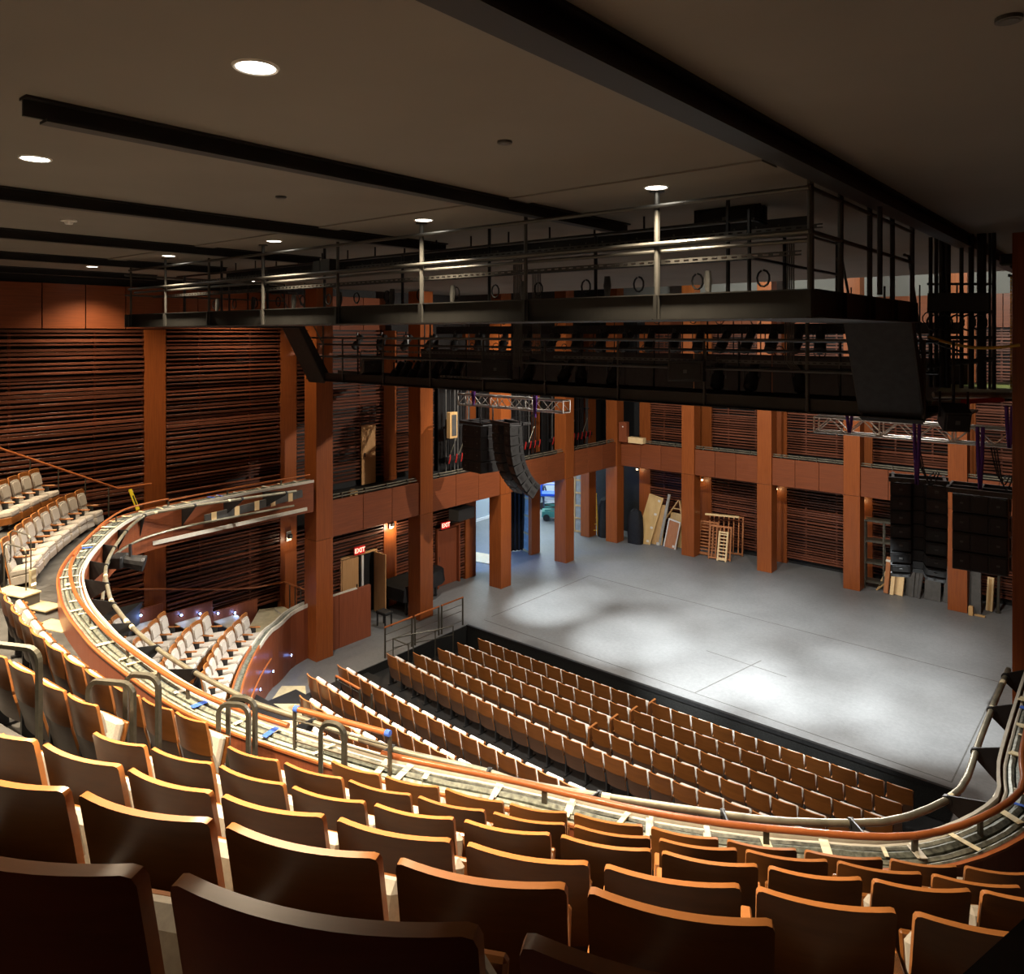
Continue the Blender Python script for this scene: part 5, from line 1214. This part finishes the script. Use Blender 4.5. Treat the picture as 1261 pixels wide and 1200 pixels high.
m.add(V, F).build('cloth', r, True); mb('black_metal').tube([(-.6, 0, 3.62), (.6, 0, 3.62)], .03, 6).build('batten', r)
# yellow ladder, covered cart, bag
q0, q1 = atz(725, 661, 0), atz(737, 660, 0); r = empty('stepladder', (q0.x, q0.y, 0), math.atan2(q1.y - q0.y, q1.x - q0.x), 'yellow fibreglass ladder leaning beside the dark covered cart', 'ladder'); L = (q1 - q0).length; M = Matrix.Rotation(R(-9), 4, 'X')
for x in (0, L): mb('ladder_yellow').bev(x - .035, x + .035, 0, .1, 0, 2.0, .008).xform(M).build('stile', r)
for k in range(6): mb('ladder_yellow').bev(.03, L - .03, .01, .09, .25 + k * .3, .29 + k * .3, .006).xform(M).build('rung', r)
mb('ladder_yellow').bev(-.05, L + .05, -.02, .12, 2.0, 2.06, .01).xform(M).build('top_cap', r)
def lump(name, q, w_, d_, h_, rz, label, cat):
    r = empty(name, (q.x, q.y, 0), rz, label, cat); m = mb('cloth_black'); n = 14; V = []; lay = [(0, 1), (.35, 1.02), (.75, .95), (.93, .7), (1, .3)]
    for j, (z, s_) in enumerate(lay):
        for i in range(n): a = 2 * math.pi * i / n; V.append((w_ / 2 * s_ * math.copysign(abs(math.cos(a)) ** .6, math.cos(a)) * (1 + .05 * math.sin(3 * i + j)), d_ / 2 * s_ * math.copysign(abs(math.sin(a)) ** .6, math.sin(a)), z * h_ + .04 * math.sin(i * 2.1) * (j > 1)))
    F = [tuple(range(n))[::-1], tuple((len(lay) - 1) * n + i for i in range(n))] + [(j * n + i, j * n + (i + 1) % n, (j + 1) * n + (i + 1) % n, (j + 1) * n + i) for j in range(len(lay) - 1) for i in range(n)]
    m.add(V, F).build('cover', r, True); return r
lump('covered_cart', atz(745, 662, 0) + Vector((0, .3, 0)), 1.0, .8, 1.95, R(40), 'tall cart under a black cover in the back left corner', 'cart'); lump('black_bag', atz(780, 670, 0) + Vector((0, .2, 0)), .75, .5, 1.6, 0, 'tall black cloth bag standing left of the leaning plywood', 'bag')

# ================================================================== THINGS LEANING ALONG THE BACK WALL
def board(name, pl_, pr_, h, lean, th, mat, label, cat='board', skew=0., tapes=0, frame=None):
    a, b = atz(*pl_, 0), atz(*pr_, 0); d = b - a; L = d.length; r = empty(name, a, math.atan2(d.y, d.x), label, cat); M = Matrix.Rotation(-math.atan2(lean, h), 4, 'X') @ Matrix.Rotation(skew, 4, 'Y')
    mb(mat).bev(0, L, 0, th, .01, h, .006).xform(M).build('sheet', r)
    if frame:
        for x in (0, L - .06): mb(frame).bev(x, x + .06, -.03, -.002, .01, h, .004).xform(M).build('edge_batten', r)
        mb(frame).bev(.06, L - .06, -.03, -.002, h - .07, h, .004).xform(M).build('edge_batten', r)
    for k in range(tapes): z = h * (.12 + .8 * k / max(1, tapes - 1)); x = L - .12; mb('lip').box(x - .1, x + .02, -.006, -.001, z - .05, z + .05).xform(M).build('tape', r)
    return r
board('plywood_board', (782, 669), (800, 671), 2.45, .5, .05, 'plywood', 'tall plywood board leaning left of the first back wall column', skew=R(14), tapes=4, frame='plywood')
board('wooden_board', (802, 670), (815, 672), 1.9, .4, .05, 'pine', 'olive brown board behind the tall plywood board', skew=R(3))
a, b = atz(811, 672, 0), atz(818, 612, 0); r = empty('grey_tube', (a.x, a.y + .1, 0), 0, 'grey cardboard tube leaning between plywood board and wooden A-frame', 'tube'); mb('canvas').tube([(0, 0, .02), (.25, .5, 2.35)], .07, 10).build('tube', r); mb('lip').tube([(-.05, -.05, 0.0), (-.05, -.05, .12)], .08, 8).build('cap', r)
q = atz(826, 674, 0); r = empty('wooden_trestle', (q.x, q.y + .15, 0), R(-8), 'wooden A-frame leaning behind the small framed panel', 'frame'); M = Matrix.Rotation(R(-12), 4, 'X')
for x0, x1 in ((-.75, .05), (.75, .05)): mb('pine').bar((x0, 0, .9 if x0 < 0 else .02), (x1 + (.05 if x0 > 0 else 0), 0, 2.15), .08, .05).xform(M).build('leg', r)
mb('pine').bar((-.18, 0, 1.75), (.3, 0, 1.75), .06, .05).xform(M).build('cross_bar', r); mb('plywood').bev(-.35, .6, .05, .08, .02, 1.55, .005).xform(M).build('sheet', r)
board('framed_board', (817, 673), (832, 677), 1.35, .25, .04, 'red_pine', 'small wooden panel with pale frame left of the first back column', skew=R(6), tapes=1, frame='lip')
# stack of slatted wooden frames
def slat_frame(p0, p1, h, label, n, vert, mat='red_pine', dy=0., lean=.35):
    a, b = atz(*p0, 0), atz(*p1, 0); d = b - a; L = d.length; r = empty('wooden_lattice', a + Vector((0, dy, 0)), math.atan2(d.y, d.x), label, 'frame', 'stacked wooden frames'); M = Matrix.Rotation(-math.atan2(lean, h), 4, 'X')
    for x in (0, L - .07): mb(mat).bev(x, x + .07, 0, .06, .01, h, .006).xform(M).build('stile', r)
    for z in (.05, h - .08): mb(mat).bev(.07, L - .07, 0, .06, z, z + .07, .006).xform(M).build('rail', r)
    for k in range(n):
        t = (k + 1) / (n + 1)
        (mb(mat).bev(L * t - .025, L * t + .025, .015, .045, .12, h - .08, .004) if vert else mb(mat).bev(.07, L - .07, .015, .045, h * t - .025, h * t + .025, .004)).xform(M).build('slat', r)
slat_frame((857, 684), (880, 688), 1.55, 'wooden frame with horizontal slats, leftmost of the stack by the column', 10, False, dy=.12)
slat_frame((872, 688), (900, 692), 1.5, 'wooden frame with upright slats at the front of the stack', 5, True, dy=-.05)
slat_frame((884, 690), (896, 692), 1.3, 'narrow pale wooden frame in the middle of the stack', 8, False, 'cream_board', dy=-.15)
slat_frame((868, 682), (911, 688), 1.75, 'tallest wooden frame at the back of the stack with a pale top rail', 6, True, dy=.35, lean=.2)
a, b = atz(865, 683, 0), atz(907, 688, 0); r = empty('pale_batten', a + Vector((0, .30, 1.755)), math.atan2(b.y - a.y, b.x - a.x), 'pale batten lying across the top of the stacked wooden frames', 'batten'); mb('cream_board').bev(0, (b - a).length, -.1, .02, 0, .07, .006).build('batten', r)
# steel rack, poles and boards between the third and fourth columns
q0, q1 = atz(1063, 726, 0), atz(1100, 732, 0); d = q1 - q0; r = empty('steel_rack', q0 + Vector((0, .25, 0)), math.atan2(d.y, d.x), 'open steel rack behind the leaning poles, right of the third column', 'rack'); L = d.length + .4
for x in (0, L * .45, L):
    for y in (0, .5): mb('steel').bev(x - .025, x + .025, y - .025, y + .025, 0, 2.7, .004).build('upright', r)
for z in (.25, 1.0, 1.85, 2.65):
    for y in (0, .5): mb('steel').bev(0, L, y - .025, y + .025, z - .03, z + .03, .004).build('beam', r)
    mb('steel').box(0.02, L - .02, .03, .47, z + .03, z + .05).build('shelf', r)
def pole(p0, h, dx, dy, m, th, label, nm='timber_pole'):
    q = atz(*p0, 0); r = empty(nm, q, 0, label, 'pole'); mb(m).bar((0, 0, .01), (dx, dy, h), th, th * .6).build('pole', r); mb('lip').bar((dx * .86, dy * .86 - .01, h * .86), (dx * .92, dy * .92 - .01, h * .92), th * 1.1, th * .7).build('tape_band', r)
pole((1081, 725), 2.0, .75, .5, 'cream_board', .06, 'thin pale pole leaning steeply left of the broad timber plank'); pole((1098, 733), 2.35, .12, .4, 'cream_board', .13, 'broad pale timber plank leaning upright beside the cream board', 'timber_plank'); pole((1091, 731), 1.35, .05, .3, 'red_pine', .16, 'short brown plank beside the broad pale timber plank', 'timber_plank'); pole((1079, 727), .9, .9, .3, 'pine', .07, 'short timber brace sloping across the foot of the poles')
board('cream_board', (1100, 732), (1111, 735), 1.15, .25, .06, 'cream_board', 'cream board leaning right of the timber planks'); 
for k, (p0, p1, h, lb) in enumerate([((1114, 733), (1124, 736), 1.15, 'dark grey board right of the cream board'), ((1123, 735), (1129, 737), 1.1, 'narrow dark grey board second from the cream board'), ((1127, 736), (1132, 738), 1.05, 'narrow dark grey board third from the cream board'),
     ((1138, 738), (1158, 742), 1.1, 'broad dark grey panel under the curved right array'), ((1161, 742), (1168, 744), 1.35, 'dark grey panel just left of the fourth back column')]): board('grey_board', p0, p1, h, .2, .05, 'grey_board', lb)
board('grey_board', (1192, 753), (1210, 755), 1.85, .3, .05, 'grey_board', 'tall dark panel right of the fourth back column'); board('grey_board', (1196, 757), (1208, 759), 1.5, .2, .05, 'grey_board', 'shorter dark panel in front of the tall one right of the fourth column')
board('tan_board', (1214, 752), (1222, 754), 1.2, .2, .06, 'pine', 'dark board with tan edge standing right of the dark panels', frame='cream_board'); q = atz(1229, 755, 0); r = empty('steel_post', q, 0, 'grey steel post standing right of the tan edged board', 'post'); mb('steel').tube([(0, 0, 0), (.02, .15, 1.75)], .05, 8).build('post', r); mb('steel').tube([(0, 0, 0), (0, 0, .03)], .09, 10).build('foot', r)
q = atz(1193, 757, 0); r = empty('timber_offcut', q, 0, 'small timber offcut at the foot of the fourth back column', 'timber'); mb('pine').bev(0, .14, -.1, .05, 0, .32, .01).build('block', r); mb('pine').bev(.16, .5, -.02, .1, 0, .05, .006).build('strip', r)
# sconces under the gallery
for k, (px, py) in enumerate([(786, 577), (866, 590), (957, 601), (1062, 615)]):
    q = aty(px, py, YB - .10); r = empty('wall_sconce', q, 0, 'small warm lamp glowing under the back gallery, %s from the corner' % nth(k + 1), 'wall lamp', 'warm lamps under the gallery')
    mb('black_metal').tube([(0, -.02, .08), (0, -.08, .08), (0, -.12, .0)], .03, 8).build('arm', r); mb('sconce_glow').tube([(0, -.12, 0), (0, -.12, -.06)], [.04, .05], 10).build('bulb', r); point((q.x, q.y - .3, q.z - .12), 5, (1, .75, .35), .04, 'sconce_lamp')
for px, py, x, lb in ((482, 648, XW + .12, 'small lamp at the top of the pilaster behind the covered piano'), (356, 663, XW + .12, 'small lamp with a white plate on the pilaster behind the balcony end'), (713, 577, XW + .45, 'small lamp above the canvas flat in the back left corner')):
    q = atx(px, py, x); r = empty('wall_sconce', q, 0, lb, 'wall lamp'); mb('white').bev(-.03, 0, -.09, .09, -.1, .22, .01).build('plate', r); mb('black_metal').bev(0, .12, -.06, .06, .0, .14, .01).build('hood', r); mb('sconce_glow').box(.03, .09, -.03, .03, -.02, 0).build('bulb', r); point((q.x + .3, q.y, q.z - .12), 45 if px == 482 else 7, (1, .82, .55), .03, 'sconce_lamp')
# dark equipment case beside the viewer
cq = [atz(*p, 9.12) for p in [(1170, 1214), (1268, 1125), (1345, 1165), (1300, 1270)]]
c = cq[0]; r = empty('equipment_case', (c.x, c.y, 8.6), 0, 'dark grey case top in the bottom right corner beside the viewer', 'case')
P_ = [(p.x - c.x, p.y - c.y) for p in cq]; cx_, cy_ = sum(p[0] for p in P_) / 4, sum(p[1] for p in P_) / 4
mb('grey_board').poly([(cx_ + (x - cx_) * .96, cy_ + (y - cy_) * .96) for x, y in P_], 0, .49).build('body', r); mb('black_metal').poly(P_, .49, .52).build('lid', r)
